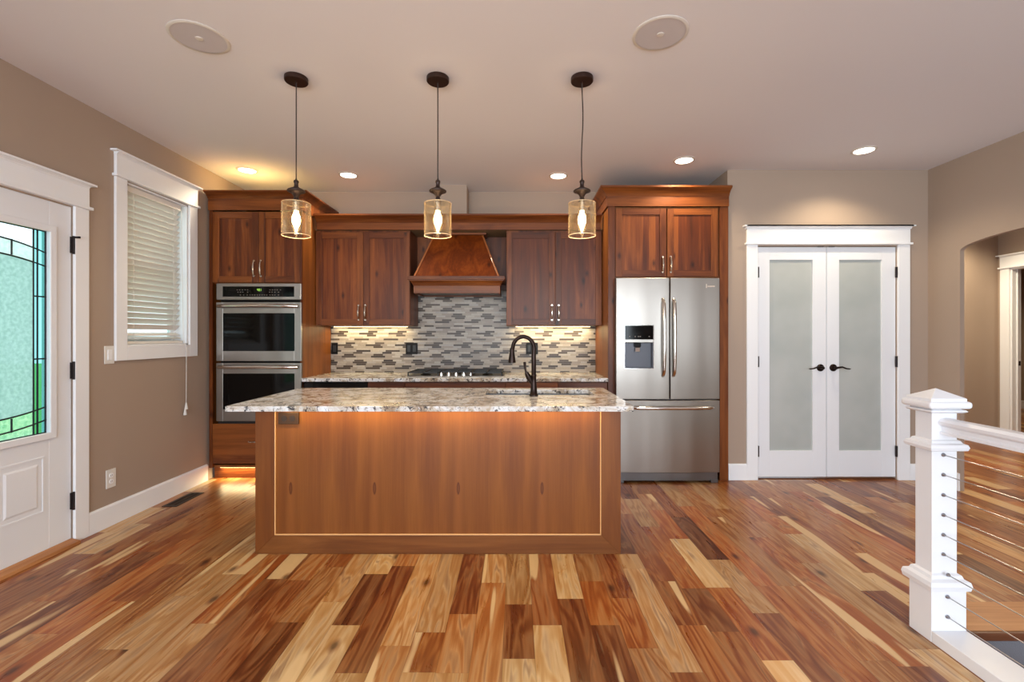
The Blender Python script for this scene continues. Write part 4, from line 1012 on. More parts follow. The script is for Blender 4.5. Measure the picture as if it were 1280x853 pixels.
# --- backsplash mosaic
def backsplash():
    rnd = random.Random(5)
    x0, x1 = cr_+0.001, frx0-0.001; zA, zB = CT+0.0005, zb_-0.001; zC = 1.733
    per = 360/9.85/ (F/YB); rowh = 23.6/9.85/(F/YB)
    U = lambda px: X(400+px/9.85, YB)
    rows = {0: (345,525), 2: (235,350), 3: (125,300), 4: (220,335), 6: (65,245), 8: (320,435), 9: (205,390), 10: (300,415), 12: (450,625), 13: (410,525), 14: (300,418), 15: (270,445), 17: (425,540), 18: (405,580), 19: (450,570), 20: (290,408), 21: (205,380), 23: (435,550)}
    ztop = Z(400+88/9.85, YB)
    me = bpy.data.meshes.new('mosaic'); V, Fs, col = [], [], []
    y0, y1 = YB-0.0085, YB-0.006; g = 0.0009
    def tile(a, b_, za, zb__, c):
        a, b_ = max(a, x0), min(b_, x1)
        if b_-a < 0.003: return
        za, zb__ = max(za, zA), zb__
        if zb__-za < 0.003: return
        i = len(V); a += g; b_ -= g; za += g; zb__ -= g
        V.extend([(a,y0,za),(b_,y0,za),(b_,y0,zb__),(a,y0,zb__),(a,y1,za),(b_,y1,za),(b_,y1,zb__),(a,y1,zb__)])
        for f in ((0,1,2,3),(0,4,5,1),(1,5,6,2),(2,6,7,3),(3,7,4,0)): Fs.append(tuple(i+q for q in f)); col.append(c)
    lights = [(168,157,146), (156,146,135), (174,165,156), (148,137,128), (163,156,150), (142,132,124)]
    darks = [(76,66,60), (64,56,53), (86,76,70), (72,60,52)]
    nr = int((ztop-zA)/rowh)+2
    for r in range(-18, nr):
        zt_r = ztop-r*rowh; zb_r = zt_r-rowh
        if zt_r < zA: break
        full = zt_r <= zB+0.001
        key = r % 24
        xa, xb = (x0, x1) if full else (ulx1+0.0, urx0-0.0)
        if not full and zt_r > zC: continue
        iv = rows.get(key)
        shift = 0 if r >= 0 else 0.11
        rs = random.Random(key*7+1)
        lts = []  # light layout in a sheet
        for k in range(-8, 14):
            if iv:
                d0, d1 = U(iv[0])+k*per+shift, U(iv[1])+k*per+shift
                start, end = d1, d0+per
                a, b_ = max(d0, xa), min(d1, xb)
                if b_ > a: tile(a, b_, zb_r, min(zt_r, zB) if full else zt_r, lin(rnd.choice(darks)))
            else:
                start = U(0)+k*per+(r*0.061) % per; end = start+per
            n = 2; cuts = [start+(end-start)*t_ for t_ in ([0, 0.45, 1] if key % 2 else [0, 0.6, 1])]
            for q0, q1 in zip(cuts, cuts[1:]):
                a, b_ = max(q0, xa), min(q1, xb)
                if b_ > a: tile(a, b_, zb_r, zt_r, lin(rnd.choice(lights)))
    me.from_pydata(V, [], Fs); me.update()
    at = me.attributes.new('tint', 'FLOAT_COLOR', 'CORNER')
    for p in me.polygons:
        for li in p.loop_indices: at.data[li].color = (*col[p.index], 1)
    me.materials.append(M_tile)
    t_ = thing('backsplash', 'strip mosaic tile backsplash in beige and dark grey behind the cooktop', 'backsplash', ((x0+x1)/2, YB-0.003, CT))
    MB().box(x0, x1, YB-0.006, YB-0.001, CT+0.0005, zB).box(ulx1+0.001, urx0-0.001, YB-0.006, YB-0.001, zB, zC).build('grout_bed', M_grout, t_)
    o = bpy.data.objects.new('mosaic_tiles', me); C.objects.link(o); o.parent = t_; o.location = -Vector(t_['_w']); o['_w'] = (0,0,0)
backsplash()

def black_outlet(px0, px1, label, clipx=None):
    yy = YB-0.0088; x0, x1 = X(px0, yy), X(px1, yy); z1, z0 = Z(428.8, yy), Z(443, yy)
    t_ = thing('outlet_plate', label, 'outlet', ((x0+x1)/2, yy, z0), 'black outlets on the backsplash')
    MB().box(x0, x1, yy-0.006, yy, z0, z1).build('cover_plate', M_blackp, t_, bevel=0.002)
    b = MB(); xc = (x0+x1)/2
    for dx in ((-0.028, 0.028) if x1-x0 > 0.1 else (0,)): b.box(xc+dx-0.016, xc+dx+0.016, yy-0.009, yy-0.005, z0+0.024, z1-0.024)
    b.build('receptacle', M_black, t_, bevel=0.0015)
black_outlet(414.4, 422.4, 'narrow black outlet plate at the left end of the backsplash by the oven cabinet')
black_outlet(507.3, 522, 'black two gang outlet plate on the backsplash left of the cooktop')
black_outlet(657.5, 672.2, 'black two gang outlet plate on the backsplash behind the faucet')

# --- cooktop
kx0, kx1, ky0, ky1 = -1.00, -0.105, 4.19, 4.66
ck = thing('gas_cooktop', 'stainless gas cooktop with black iron grates set in the wall counter', 'cooktop', ((kx0+kx1)/2, (ky0+ky1)/2, CT))
MB().box(kx0, kx1, ky0, ky1, CT, CT+0.008).build('steel_top', M_steel, ck, bevel=0.003)
for gi in range(3):
    b = MB(); ga = kx0+0.015+gi*(kx1-kx0-0.03)/3; gb = ga+(kx1-kx0-0.03)/3-0.004
    y0_ = ky0+0.02 if gi != 1 else ky0+0.115
    z0_, z1_ = CT+0.032, CT+0.044; t = 0.006
    b.box(ga, gb, y0_, y0_+2*t, z0_, z1_).box(ga, gb, ky1-0.03, ky1-0.03+2*t, z0_, z1_).box(ga, ga+2*t, y0_, ky1-0.02, z0_, z1_).box(gb-2*t, gb, y0_, ky1-0.02, z0_, z1_)
    b.box((ga+gb)/2-t, (ga+gb)/2+t, y0_, ky1-0.02, z0_, z1_)
    for yy in (0.33, 0.66):
        b.box(ga, gb, y0_+(ky1-y0_)*yy-t, y0_+(ky1-y0_)*yy+t, z0_, z1_)
    for fx in (ga, gb-2*t):
        for fy in (y0_, ky1-0.03): b.box(fx, fx+2*t, fy, fy+2*t, CT+0.008, z0_)
    b.build('grate', M_black, ck, bevel=0.0015)
for (cx, cy_b) in ((kx0+0.16, ky0+0.13), (kx0+0.16, ky1-0.13), (kx1-0.16, ky0+0.13), (kx1-0.16, ky1-0.13), ((kx0+kx1)/2, ky1-0.17)):
    MB().lathe([(0, 0.008), (0.05, 0.008), (0.045, 0.018), (0.032, 0.02), (0.03, 0.027), (0, 0.028)], (cx, cy_b, CT), 20).build('burner', M_blackp, ck, smooth=True)
for px in (551.6, 561, 570.3, 579.7, 589):
    kx = X(px, ky0+0.05)
    MB().lathe([(0, 0.008), (0.019, 0.008), (0.017, 0.032), (0.013, 0.036), (0, 0.036)], (kx, ky0+0.05, CT), 16).box(kx-0.004, kx+0.004, ky0+0.033, ky0+0.067, CT+0.034, CT+0.042).build('control_knob', M_chrome, ck, smooth=True)

# --- island
iy0, iy1 = 2.704, 3.30; ix0, ix1 = X(319, iy0), X(776, iy0); it = 0.871
isl = thing('kitchen_island', 'wood panelled kitchen island base under the granite top', 'kitchen island', ((ix0+ix1)/2, 3.0, 0))
st0, st1, rl = X(343, iy0), X(751.5, iy0), Z(669.5, iy0)
tf = 0.018
MB().box(st0-0.01, st1+0.01, iy0+0.010, iy0+tf, rl-0.01, it-0.001).build('back_panel', M_ven, isl)
MB().hexa([(ix0, iy0, 0), (ix0, iy0, 0.0001), (ix0, iy0+0.0098, 0.0001), (ix0, iy0+0.0098, 0), (st0, iy0, rl), (st0, iy0, it-0.001), (st0, iy0+0.0098, it-0.001), (st0, iy0+0.0098, rl)]) if False else None
def quadprism(p, y0_, y1_, name, mat):  # p: four (x,z)
    return MB().prism(p, 'y', y0_, y1_).build(name, mat, isl, bevel=0.0015)
quadprism([(ix0, 0.001), (st0, rl), (st0, it-0.001), (ix0, it-0.001)], iy0, iy0+0.0098, 'stile', M_isl)
quadprism([(ix1, 0.001), (ix1, it-0.001), (st1, it-0.001), (st1, rl)], iy0, iy0+0.0098, 'stile', M_isl)
quadprism([(ix0, 0.001), (ix1, 0.001), (st1, rl), (st0, rl)], iy0, iy0+0.0098, 'bottom_rail', M_islh)
b = MB(); bw = 0.006
b.box(st0, st0+bw, iy0-0.001, iy0+0.0098, rl, it-0.001).box(st1-bw, st1, iy0-0.001, iy0+0.0098, rl, it-0.001).box(st0+bw, st1-bw, iy0-0.001, iy0+0.0098, rl, rl+bw)
b.build('bead', M_bead, isl, bevel=0.002)
MB().box(ix0, ix0+0.02, iy0+tf, iy1, 0, it-0.001).build('end_panel', M_isl, isl); MB().box(ix1-0.02, ix1, iy0+tf, iy1, 0, it-0.001).build('end_panel', M_isl, isl)
MB().box(ix0, ix1, iy0+0.0105, iy0+tf, 0, it-0.0012).box(ix0+0.02, ix1-0.02, iy0+tf, iy1-0.02, 0.10, 0.12).box(ix0+0.02, ix1-0.02, iy1-0.06, iy1-0.04, 0.0, 0.10).box(-0.9, -0.88, iy0+tf, iy1-0.02, 0.12, it-0.002).box(-0.25, -0.23, iy0+tf, iy1-0.02, 0.12, it-0.002).build('carcass', M_wv, isl)
for i in range(4):
    a = ix0+0.021+i*(ix1-ix0-0.042)/4; bb_ = a+(ix1-ix0-0.042)/4
    d = MB().box(a+0.002, bb_-0.002, iy1-0.02, iy1, 0.12, it-0.012).build('door', M_wdoor, isl, bevel=0.002)
    MB().tube([((a+bb_)/2, iy1+0.0, 0.80), ((a+bb_)/2, iy1+0.025, 0.80), ((a+bb_)/2, iy1+0.025, 0.70), ((a+bb_)/2, iy1, 0.70)], 0.005, 8).build('handle', M_nickel, d)
# granite top with the sink cut-out, front corner rounded
def island_top():
    x0, x1, y0, y1 = X(279.3, 2.452), X(793.5, 2.452), 2.452, 3.325
    sx0, sx1, sy0, sy1 = -0.197, 0.50, 2.935, 3.215
    m_ = MB(); m_.ring_slab((x0, x1, y0, y1), (sx0, sx1, sy0, sy1), it, CT)
    # round the vertical outer corners
    ed = [e for e in m_.bm.edges if abs(e.verts[0].co.x-e.verts[1].co.x) < 1e-6 and abs(e.verts[0].co.y-e.verts[1].co.y) < 1e-6 and e.verts[0].co.y < y0+0.01]
    bmesh.ops.bevel(m_.bm, geom=ed, offset=0.02, segments=5, affect='EDGES', profile=0.5)
    o = m_.build('countertop', M_gran, bevel=0.004, seg=3)
    tag(o, 'large granite island countertop with an undermount sink cut-out', 'countertop')
    return sx0, sx1, sy0, sy1
sx0, sx1, sy0, sy1 = island_top()
def sink():
    t_ = thing('kitchen_sink', 'undermount stainless sink in the island behind the faucet', 'sink', ((sx0+sx1)/2, (sy0+sy1)/2, 0.66))
    b = MB(); bm = b.bm; zt_s, zbt = it-0.0005, 0.66; e = 0.008
    b.ring_slab((sx0-e-0.02, sx1+e+0.02, sy0-0.02-e, sy1+e+0.02), (sx0-e, sx1+e, sy0-e, sy1+e), zt_s-0.0015, zt_s)
    b.ring_slab((sx0-e-0.0015, sx1+e+0.0015, sy0-e-0.0015, sy1+e+0.0015), (sx0-e, sx1+e, sy0-e, sy1+e), zbt, zt_s-0.0015)
    b.box(sx0-e-0.0015, sx1+e+0.0015, sy0-e-0.0015, sy1+e+0.0015, zbt-0.002, zbt)
    b.build('bowl', M_sink, t_)
    MB().cyl(((sx0+sx1)/2, (sy0+sy1)/2, zbt), 0.045, 0.0, 0.004).build('drain', M_chrome, t_)
sink()
# faucet
fx, fy = X(667.2, 2.875), 2.875
fa = thing('faucet', 'dark bronze gooseneck pull-down faucet with side lever on the island', 'faucet', (fx, fy, CT))
MB().lathe([(0, 0), (0.028, 0), (0.028, 0.008), (0.023, 0.014), (0.019, 0.05), (0.0155, 0.09), (0.0155, 0.12), (0.017, 0.124), (0.017, 0.132), (0.0145, 0.136), (0.0145, 0.26), (0, 0.26)], (fx, fy, CT), 24).build('column', M_bronze, fa, smooth=True)
P_ = [(fx, fy, CT+0.255)]; rad = 0.066; zc = Z(436, fy); 
for i in range(25):
    a = math.pi*i/24*0.97
    P_.append((fx+0.002-rad+rad*math.cos(a), fy+0.03*(i/24), zc+rad*math.sin(a)*1.12))
P_.append((fx-2*rad-0.002, fy+0.034, zc-0.012))
MB().tube(P_, 0.0125, 16).build('gooseneck', M_bronze, fa, smooth=True)
MB().lathe([(0, 0.02), (0.0135, 0.02), (0.0145, 0.0), (0.017, -0.02), (0.024, -0.066), (0.024, -0.072), (0, -0.072)], (fx-2*rad-0.003, fy+0.034, zc-0.018), 20).build('spray_head', M_bronze, fa, smooth=True)
b = MB()
b.tube([(fx-0.006, fy, CT+0.075), (fx-0.03, fy-0.005, CT+0.115), (fx-0.046, fy-0.008, CT+0.145)], [0.013, 0.018, 0.012], 14)
b.tube([(fx-0.044, fy-0.008, CT+0.14), (fx-0.053, fy-0.008, CT+0.165), (fx-0.056, fy-0.008, CT+0.20), (fx-0.057, fy-0.008, CT+0.212)], [0.008, 0.006, 0.0085, 0.0095], 12)
b.build('lever', M_bronze, fa, smooth=True)
# outlet in the island panel
yy = iy0-0.0005
x0, x1, z0, z1 = X(348, iy0), X(373.5, iy0), Z(530.5, iy0), Z(515.8, iy0)
io = thing('island_outlet', 'brown horizontal duplex outlet at the top left of the island panel', 'outlet', ((x0+x1)/2, iy0, z0))
MB().box(x0, x1, iy0-0.004, iy0+0.0098, z0, z1).build('cover_plate', M_brownp, io, bevel=0.002)
for dx in (-0.024, 0.024):
    f_ = MB().cyl(((x0+x1)/2+dx, iy0-0.004, (z0+z1)/2), 0.017, -0.002, 0.0, 'y').build('receptacle', M_brownd, io)

# ------------------------------------------------------------------ LED strips
def led(name, label, x0, x1, y, z, energy, col=WARM, rot=(0, 0, 0), size_y=0.02):
    t_ = thing(name, label, 'light strip', ((x0+x1)/2, y, z))
    MB().box(x0, x1, y-0.012, y+0.012, z-0.006, z).build('housing', M_steel_d, t_)
    MB().box(x0+0.01, x1-0.01, y-0.008, y+0.008, z-0.008, z-0.006).build('lens', M_led, t_)
    l = area('strip_light', (0, 0, -0.010), rot, x1-x0-0.02, size_y, energy, col); l.parent = t_
    return t_
zs = it
led('island_light_strip', 'slim warm light strip under the island counter overhang', ix0+0.15, ix1-0.12, iy0-0.055, zs-0.0005, 3.6, (1, 0.84, 0.34), rot=(0, 0, 0))
led('under_cabinet_light', 'slim warm light strip under the left upper cabinets', ulx0+0.05, ulx1-0.08, 4.65, zb_-0.0005, 3.0, WARM2)
led('under_cabinet_light', 'slim warm light strip under the right upper cabinets', urx0+0.08, frx0-0.06, 4.65, zb_-0.0005, 4.0, WARM2)
led('toe_kick_light', 'warm light strip in the toe kick below the oven cabinet', cl+0.06, cr_-0.05, YF+0.03, 0.109, 3.0, WARM2)

# ------------------------------------------------------------------ ceiling fittings
def recessed(label, px, py, first=None, energy=48):
    s_ = (PY-py)/(CEIL-H); d = F/s_; x = (px-PX)/s_
    if first is None:
        t_ = thing('recessed_light', label, 'ceiling light', (x, d, CEIL), 'recessed ceiling lights')
        MB().lathe([(0.068, -0.0005), (0.088, -0.0005), (0.088, -0.004), (0.070, -0.009), (0.068, -0.004), (0.068, -0.0005)], (x, d, CEIL), 40).build('trim_ring', M_can_trim, t_, smooth=True)
        MB().lathe([(0, -0.002), (0.067, -0.002), (0.067, -0.006), (0.04, -0.010), (0, -0.012)], (x, d, CEIL), 32).build('lens', M_can_on, t_, smooth=True)
        l = bpy.data.lights.new('can_light', 'SPOT'); l.energy = energy; l.color = (1.0, 0.84, 0.58); l.spot_size = R(138); l.spot_blend = 0.6; l.shadow_soft_size = 0.06
        lo = bpy.data.objects.new('can_light', l); C.objects.link(lo); lo.location = (0, 0, -0.02); lo.parent = t_
        return t_
    return dup(first, (x, d, CEIL), label, 'recessed ceiling lights')
r1 = recessed('lit recessed ceiling light over the oven cabinet corner, leftmost of the five', 309, 212.5)
recessed('lit recessed ceiling light above the left upper cabinets', 435.5, 218.5, r1)
recessed('lit recessed ceiling light above the right upper cabinets, left of the refrigerator crown', 698, 219.5, r1)
recessed('lit recessed ceiling light in front of the refrigerator cabinet crown', 855, 200, r1)
recessed('lit recessed ceiling light in front of the white pantry doors', 1080, 187.5, r1)
# hall fitting behind the arch; second hall and far room fittings are added brightening
def hall_light(x, y, label, e):
    t_ = dup(r1, (x, y, CEIL), label, 'recessed ceiling lights')
    for ch in t_.children:
        if ch.type == 'LIGHT': ch.data = ch.data.copy(); ch.data.energy = e
hall_light(4.6, 4.35, 'lit recessed ceiling light in the hall behind the arch', 110)
hall_light(5.0, 5.15, 'added unseen ceiling light brightening the hall behind the arch, before its back wall', 150)  # extra lamp put in to brighten the hall
hall_light(7.6, 6.8, 'added unseen ceiling light brightening the far room beyond the hall doorway', 90)  # unseen lamp added to lift the dark far room
def speaker(label, px, py, first=None):
    s_ = (PY-py)/(CEIL-H); d = F/s_; x = (px-PX)/s_
    if first is None:
        t_ = thing('ceiling_speaker', label, 'speaker', (x, d, CEIL), 'ceiling speakers')
        MB().lathe([(0.118, -0.0005), (0.132, -0.0005), (0.132, -0.003), (0.125, -0.006), (0.118, -0.006)], (x, d, CEIL), 48).build('rim', M_can_trim, t_, smooth=True)
        MB().lathe([(0, -0.0005), (0.118, -0.0005), (0.118, -0.0045), (0.03, -0.0045), (0, -0.0045)], (x, d, CEIL), 48).build('grille', M_spk, t_)
        MB().lathe([(0, -0.0045), (0.018, -0.0045), (0.016, -0.007), (0, -0.008)], (x, d, CEIL), 24).build('badge', M_can_trim, t_)
        return t_
    return dup(first, (x, d, CEIL), label)
s1 = speaker('round white in-ceiling speaker above the left end of the island', 249, 47)
speaker('round white in-ceiling speaker to the right of the pendants', 825.5, 42, s1)

# pendants
def pendant(x, y, label, first=None, wav=0.0):
    if first is not None: return dup(first, (x, y, CEIL), label)
    t_ = thing('pendant_lamp', label, 'pendant lamp', (x, y, CEIL), 'pendant lamps over the island')
    MB().lathe([(0, -0.0003), (0.062, -0.0003), (0.063, -0.004), (0.063, -0.022), (0.060, -0.026), (0.008, -0.028), (0, -0.036)], (x, y, CEIL), 40).build('canopy', M_canopy, t_, smooth=True)
    z = lambda py: Z(py, y)
    P_ = []
    for i in range(15):
        u = i/14; P_.append((x+wav*math.sin(u*5.2)*math.sin(math.pi*u), y, CEIL-0.03+(z(224.5)-CEIL+0.03)*u))
    MB().tube(P_, 0.0034, 8).build('cord', M_cord, t_, smooth=True)
    q = 1.0/(F/y)
    prof = [(0, 223), (0.9, 223.5), (1.3, 225), (2.9, 226), (3.2, 228), (2.4, 229.5), (2.5, 233), (3.6, 234.5), (9.6, 237.5), (10.8, 238.8), (10.4, 240), (7, 241), (4.2, 243.5), (2.6, 247), (3.4, 249), (3.6, 251.5), (4.0, 252), (4.0, 253.5), (0, 253.5)]
    MB().lathe([(r_*q, z(p_)-z(253.5)) for r_, p_ in prof], (x, y, z(253.5)), 32).build('stem_cap', M_bronze_p, t_, smooth=True)
    MB().cyl((x, y, z(264)), 4.2*q, 0, z(253.6)-z(264), 'z', 24).build('socket', M_nickel, t_, smooth=True)
    bp = [(0, 290.5), (1.0, 290), (1.4, 288), (2.6, 284), (4.7, 279), (5.2, 275), (4.6, 270.5), (3.1, 267), (2.6, 264.05), (0, 264.05)]
    bo = MB().lathe([(r_*q, z(p_)-z(291.5)) for r_, p_ in bp], (x, y, z(291.5)), 24).build('bulb', M_bulb, t_, smooth=True)
    Rg = 17.0*q; zt_, zb__ = z(253.8), z(294.8)
    MB().lathe([(0.024, zt_), (Rg-0.006, zt_), (Rg, zt_-0.006), (Rg, zb__), (Rg-0.003, zb__), (Rg-0.003, zt_-0.008), (Rg-0.008, zt_-0.003), (0.024, zt_-0.003)], (x, y, 0), 48).build('glass_shade', M_amber, t_, smooth=True)
    b = MB(); 
    for zz, rr in ((zb__, 0.0022), (zt_-0.003, 0.0014)):
        b.tube([(x+(Rg-0.0015)*math.cos(2*math.pi*i/48), y+(Rg-0.0015)*math.sin(2*math.pi*i/48), zz) for i in range(49)], rr, 8, cap=False)
    b.build('glass_rim', M_rim, t_, smooth=True)
    l = bpy.data.lights.new('bulb_light', 'POINT'); l.energy = 5; l.color = WARM; l.shadow_soft_size = 0.03
    lo = bpy.data.objects.new('bulb_light', l); C.objects.link(lo); lo.location = (0, 0, z(322)-CEIL); lo.parent = t_
    return t_
yp = 2.635
p1 = pendant(X(370.3, yp), yp, 'lit glass cylinder pendant lamp over the left of the island')
pendant(X(547.3, yp), yp, 'lit glass cylinder pendant lamp over the middle of the island, before the hood', p1)
p3 = pendant(X(727.5, yp), yp, 'lit glass cylinder pendant lamp over the right of the island, before the refrigerator cabinet', None, 0.006)

# ------------------------------------------------------------------ pantry doors
def pantry_door(name, x0, x1, gx0, gx1, hingex, knobx, s_):
    y0_, y1_ = YP+0.010, YP+0.045; z0_, z1_ = Z(596.3, YP+0.01), Z(309, YP+0.01)
    gz0_, gz1_ = Z(563.7, YP+0.01), Z(325, YP+0.01)
    b = MB(); b.box(x0, gx0, y0_, y1_, z0_, z1_).box(gx1, x1, y0_, y1_, z0_, z1_).box(gx0, gx1, y0_, y1_, z0_, gz0_).box(gx0, gx1, y0_, y1_, gz1_, z1_)
    d = struct(b.build(name, M_whited, bevel=0.002))
    MB().box(gx0, gx1, y0_+0.014, y0_+0.02, gz0_, gz1_).build('frosted_pane', M_frost, d)
    for (a, b_) in ((334, 347.3), (445.5, 459), (557.5, 571)):
        MB().cyl((hingex+s_*-0.004, YP-0.004, 0), 0.009, Z(b_, YP), Z(a, YP), 'z', 12).build('hinge', M_hinge, d)
    zk = Z(460, YP)
    MB().lathe([(0, 0), (0.032, 0), (0.032, -0.006), (0.026, -0.012), (0.012, -0.014), (0.012, -0.045), (0, -0.045)], (knobx, y0_, zk), 28, 'y').build('rosette', M_bronze, d, smooth=True)
    P_ = [(knobx, y0_-0.042, zk), (knobx+s_*0.02, y0_-0.046, zk+0.004), (knobx+s_*0.05, y0_-0.046, zk+0.009), (knobx+s_*0.085, y0_-0.044, zk-0.004), (knobx+s_*0.115, y0_-0.044, zk-0.008), (knobx+s_*0.125, y0_-0.044, zk-0.006)]
    MB().tube(P_, [0.011, 0.009, 0.0075, 0.0065, 0.0055, 0.003], 12).build('lever_handle', M_bronze, d, smooth=True)
pantry_door('door_2', PX0+0.003, X(1032.8, YP+.01), X(962, YP+.01), X(1016, YP+.01), PX0+0.003, X(1025.3, YP+.01), -1)
pantry_door('door_3', X(1033.6, YP+.01), PX1-0.003, X(1049, YP+.01), X(1102.4, YP+.01), PX1-0.003, X(1041.3, YP+.01), 1)
o = struct(MB().box(PX0, PX1, YP+0.02, YP+0.06, 0.0, 0.008).build('trim_8', M_nose_d))
ca = thing('ball_catch', 'small dark door catch plates in the header over the pantry doors', 'door catch', (X(1033, YP), YP+0.01, PZ-0.004))
MB().box(X(1022, YP), X(1029.5, YP), YP-0.004, YP+0.004, PZ-0.007, PZ-0.001).box(X(1036, YP), X(1043, YP), YP-0.004, YP+0.004, PZ-0.007, PZ-0.001).build('catch_plate', M_hinge, ca)

# ------------------------------------------------------------------ stair rail
NX0, NX1, NY0, NY1 = 1.724, 1.869, 1.925, 2.035
def newel(xo, yo_, label):
    t_ = thing('newel_post', label, 'newel post', ((NX0+NX1)/2+xo, (NY0+NY1)/2+yo_, 0))
    a = [NX0+xo, NX1+xo, NY0+yo_, NY1+yo_]
    def sq(e, z0, z1, bm_): bm_.box(a[0]-e, a[1]+e, a[2]-e, a[3]+e, z0, z1)
    b = MB(); sq(0, 0, 0.222, b); b.build('base_block', M_post, t_, bevel=0.002)
    def collar(z, e_mid, hgt, name):
        b = MB(); x0, x1, y0, y1 = a[0]+0.018, a[1]-0.022, a[2]+0.018, a[3]-0.010
        pr = [(-0.005, z), (e_mid*0.55, z), (e_mid, z+0.004), (e_mid+0.004, z+hgt*0.35), (e_mid, z+hgt*0.6), (e_mid*0.5, z+hgt*0.72), (e_mid*0.35, z+hgt*0.9), (0.0, z+hgt), (-0.005, z+hgt)]
        P = [Vector(p) for p in ((x0,y0),(x1,y0),(x1,y1),(x0,y1))]; rings = []
        for p, dx, dy in zip(P, (-1,1,1,-1), (-1,-1,1,1)):
            rings.append([b.bm.verts.new((p.x+dx*o_, p.y+dy*o_, zz)) for o_, zz in pr])
        k = len(pr)
        for i in range(4):
            A, B = rings[i], rings[(i+1) % 4]
            for j in range(k-1): b.bm.faces.new([A[j], B[j], B[j+1], A[j+1]])
            b.bm.faces.new([A[k-1], B[k-1], B[0], A[0]])
        return b.build(name, M_post, t_)
    MB().box(a[0]+0.018, a[1]-0.022, a[2]+0.018, a[3]-0.010, 0.222, 0.985).build('shaft', M_post, t_, bevel=0.002)
    collar(0.213, 0.030, 0.066, 'base_collar')
    collar(0.792, 0.024, 0.046, 'middle_collar')
    collar(0.950, 0.020, 0.022, 'cap_mold')
    b = MB(); x0, x1, y0, y1 = a[0]+0.018, a[1]-0.022, a[2]+0.018, a[3]-0.010
    e = 0.036
    b.box(x0-e, x1+e, y0-e, y1+e, 0.970, 1.000); 
    b.build('cap_plate', M_post, t_, bevel=0.012, seg=4)
    b = MB(); e = 0.022; zc = 1.012
    v = [b.bm.verts.new(p) for p in ((x0-e,y0-e,0.998),(x1+e,y0-e,0.998),(x1+e,y1+e,0.998),(x0-e,y1+e,0.998),(x0-e,y0-e,zc),(x1+e,y0-e,zc),(x1+e,y1+e,zc),(x0-e,y1+e,zc))]
    ap = b.bm.verts.new(((x0+x1)/2, (y0+y1)/2, 1.050))
    b.bm.faces.new(v[3::-1])
    for i in range(4):
        j = (i+1) % 4; b.bm.faces.new([v[i], v[j], v[4+j], v[4+i]]); b.bm.faces.new([v[4+i], v[4+j], ap])
    b.build('cap_peak', M_post, t_, bevel=0.002)
    return t_
newel(0, 0, 'white square newel post with peaked cap at the head of the cable railing')
RY0 = -0.75
yfr = NY0+0.018
prof = [(1.775, 0.862), (1.825, 0.862), (1.825, 0.872), (1.818, 0.876), (1.818, 0.893), (1.832, 0.903), (1.834, 0.915), (1.824, 0.926), (1.800, 0.930), (1.776, 0.926), (1.766, 0.915), (1.768, 0.903), (1.782, 0.893), (1.782, 0.876), (1.775, 0.872)]
hr = MB().prism(prof, 'y', RY0, yfr-0.0005).build('handrail', M_post, smooth=True)
tag(hr, 'white moulded handrail running from the newel post over the steel cables', 'handrail')
struct(MB().box(NX0, NX1, RY0, NY0-0.0005, 0, 0.049).build('trim_9', M_post, bevel=0.003), 'white curb under the cable railing')
posn = ['topmost', 'second from top', 'third from top', 'fourth from top', 'middle', 'fourth from bottom', 'third from bottom', 'second from bottom', 'lowest']
cx = 1.787
for i, py in enumerate((568.8, 593.6, 618.8, 643.8, 668.6, 693, 718.6, 746, 771)):
    yy = yfr if i < 6 else NY0
    if i == 6: yy = NY0-0.002
    zz = Z(py, yy)
    t_ = thing('railing_cable', 'thin steel railing cable, %s of nine' % posn[i] if posn[i] != 'middle' else 'thin steel railing cable, fifth and middle one of nine', 'cable', (cx, yy, zz), 'steel railing cables')
    MB().tube([(cx, yy-0.012, zz), (cx, RY0, zz)], 0.0022, 8).build('wire', M_cable, t_, smooth=True)
    MB().lathe([(0, 0.0), (0.0075, 0.0), (0.0085, -0.004), (0.006, -0.009), (0.003, -0.014), (0, -0.014)], (cx, yy, zz), 16, 'y').build('end_fitting', M_fit, t_, smooth=True)

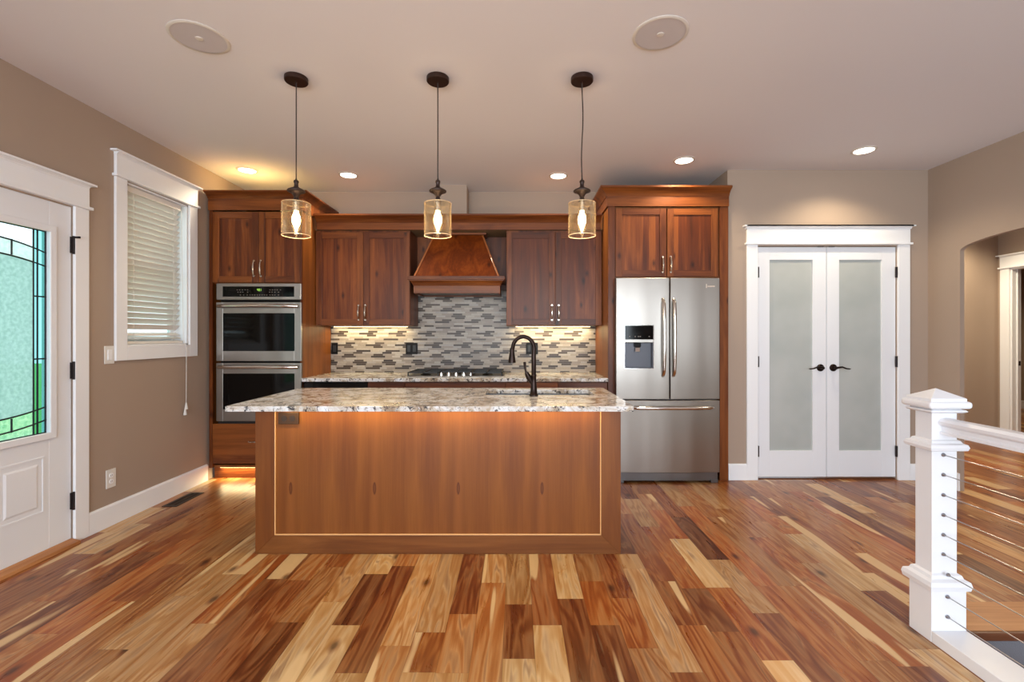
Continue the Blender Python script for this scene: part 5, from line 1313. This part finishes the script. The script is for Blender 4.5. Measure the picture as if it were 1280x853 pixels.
# stairwell: nosing, carpeted flight going down towards the viewer
struct(MB().box(NX1, WR, 2.0, 2.217, -0.03, 0.0015).build('trim_10', M_nose), 'light wood landing board at the head of the stairs')
struct(MB().box(NX1, WR, 1.975, 2.0, -0.03, 0.0015).build('trim_11', M_nose_d, bevel=0.006), 'dark stair nosing')
pl = [(2.0, -0.03)]; yy, zz = 1.995, -0.03
for i in range(8):
    pl.append((yy, -0.19*(i+1) + (0.0))); yy2 = yy-0.27; pl.append((yy2, -0.19*(i+1))); yy = yy2
pl.append((yy, -2.2)); pl.append((2.0, -2.2))
st = MB().prism(pl, 'x', NX1+0.001, WR-0.001).build('staircase', M_carpet, bevel=0.01)
tag(st, 'grey carpeted stairs going down behind the cable railing', 'stairs')
struct(MB().box(NX1-0.12, NX1, -2.2, 2.0, -2.2, -0.001).build('wall_stairwell', M_wall))
struct(MB().box(NX1-0.1, WR, -2.3, -2.2, -2.2, 0).build('wall_stairwell_rear', M_wall))

# ------------------------------------------------------------------ outside
g = MB().box(-30, -2.9, -12, 24, -0.35, -0.15).build('lawn', M_grass); tag(g, 'green lawn outside the entry door glass', 'lawn', kind='stuff')
rnd = random.Random(9)
def tree(x, y, label):
    t_ = thing('tree', label, 'tree', (x, y, -0.15))
    MB().tube([(x, y, -0.1495), (x+0.05, y, 1.4), (x, y+0.05, 3.0)], [0.11, 0.09, 0.06], 12).build('trunk', M_oak, t_, smooth=True)
    b = MB(); bm = b.bm
    for k in range(9):
        c = Vector((x+rnd.uniform(-.7, .7), y+rnd.uniform(-.9, .9), 3.2+rnd.uniform(-0.25, 0.9)))
        res = bmesh.ops.create_icosphere(bm, subdivisions=3, radius=rnd.uniform(0.45, 0.7))
        for v in res['verts']: v.co = v.co*(1+rnd.uniform(-0.13, 0.13))+c
    b.build('foliage', M_leaf, t_)
def bush(x, y, r, h, label):
    b = MB(); bm = b.bm
    for k in range(5):
        c = Vector((x+rnd.uniform(-.5, .5)*r, y+rnd.uniform(-.5, .5)*r, -0.15+h*(0.35+0.13*k)))
        res = bmesh.ops.create_icosphere(bm, subdivisions=3, radius=r*rnd.uniform(0.6, 0.85))
        for v in res['verts']:
            n = v.co.normalized(); v.co = v.co*(1+rnd.uniform(-0.10, 0.10)); v.co.z *= h/r*0.45; v.co += c
    o = b.build('bush', M_leaf); tag(o, label, 'bush'); return o
tree(-6.3, 5.4, 'green leafy tree outside, seen through the top of the entry door glass')
bush(-6.5, 4.2, 0.8, 0.9, 'low green bush outside beyond the entry door')
for o in bpy.data.objects:
    if '_w' in o: del o['_w']
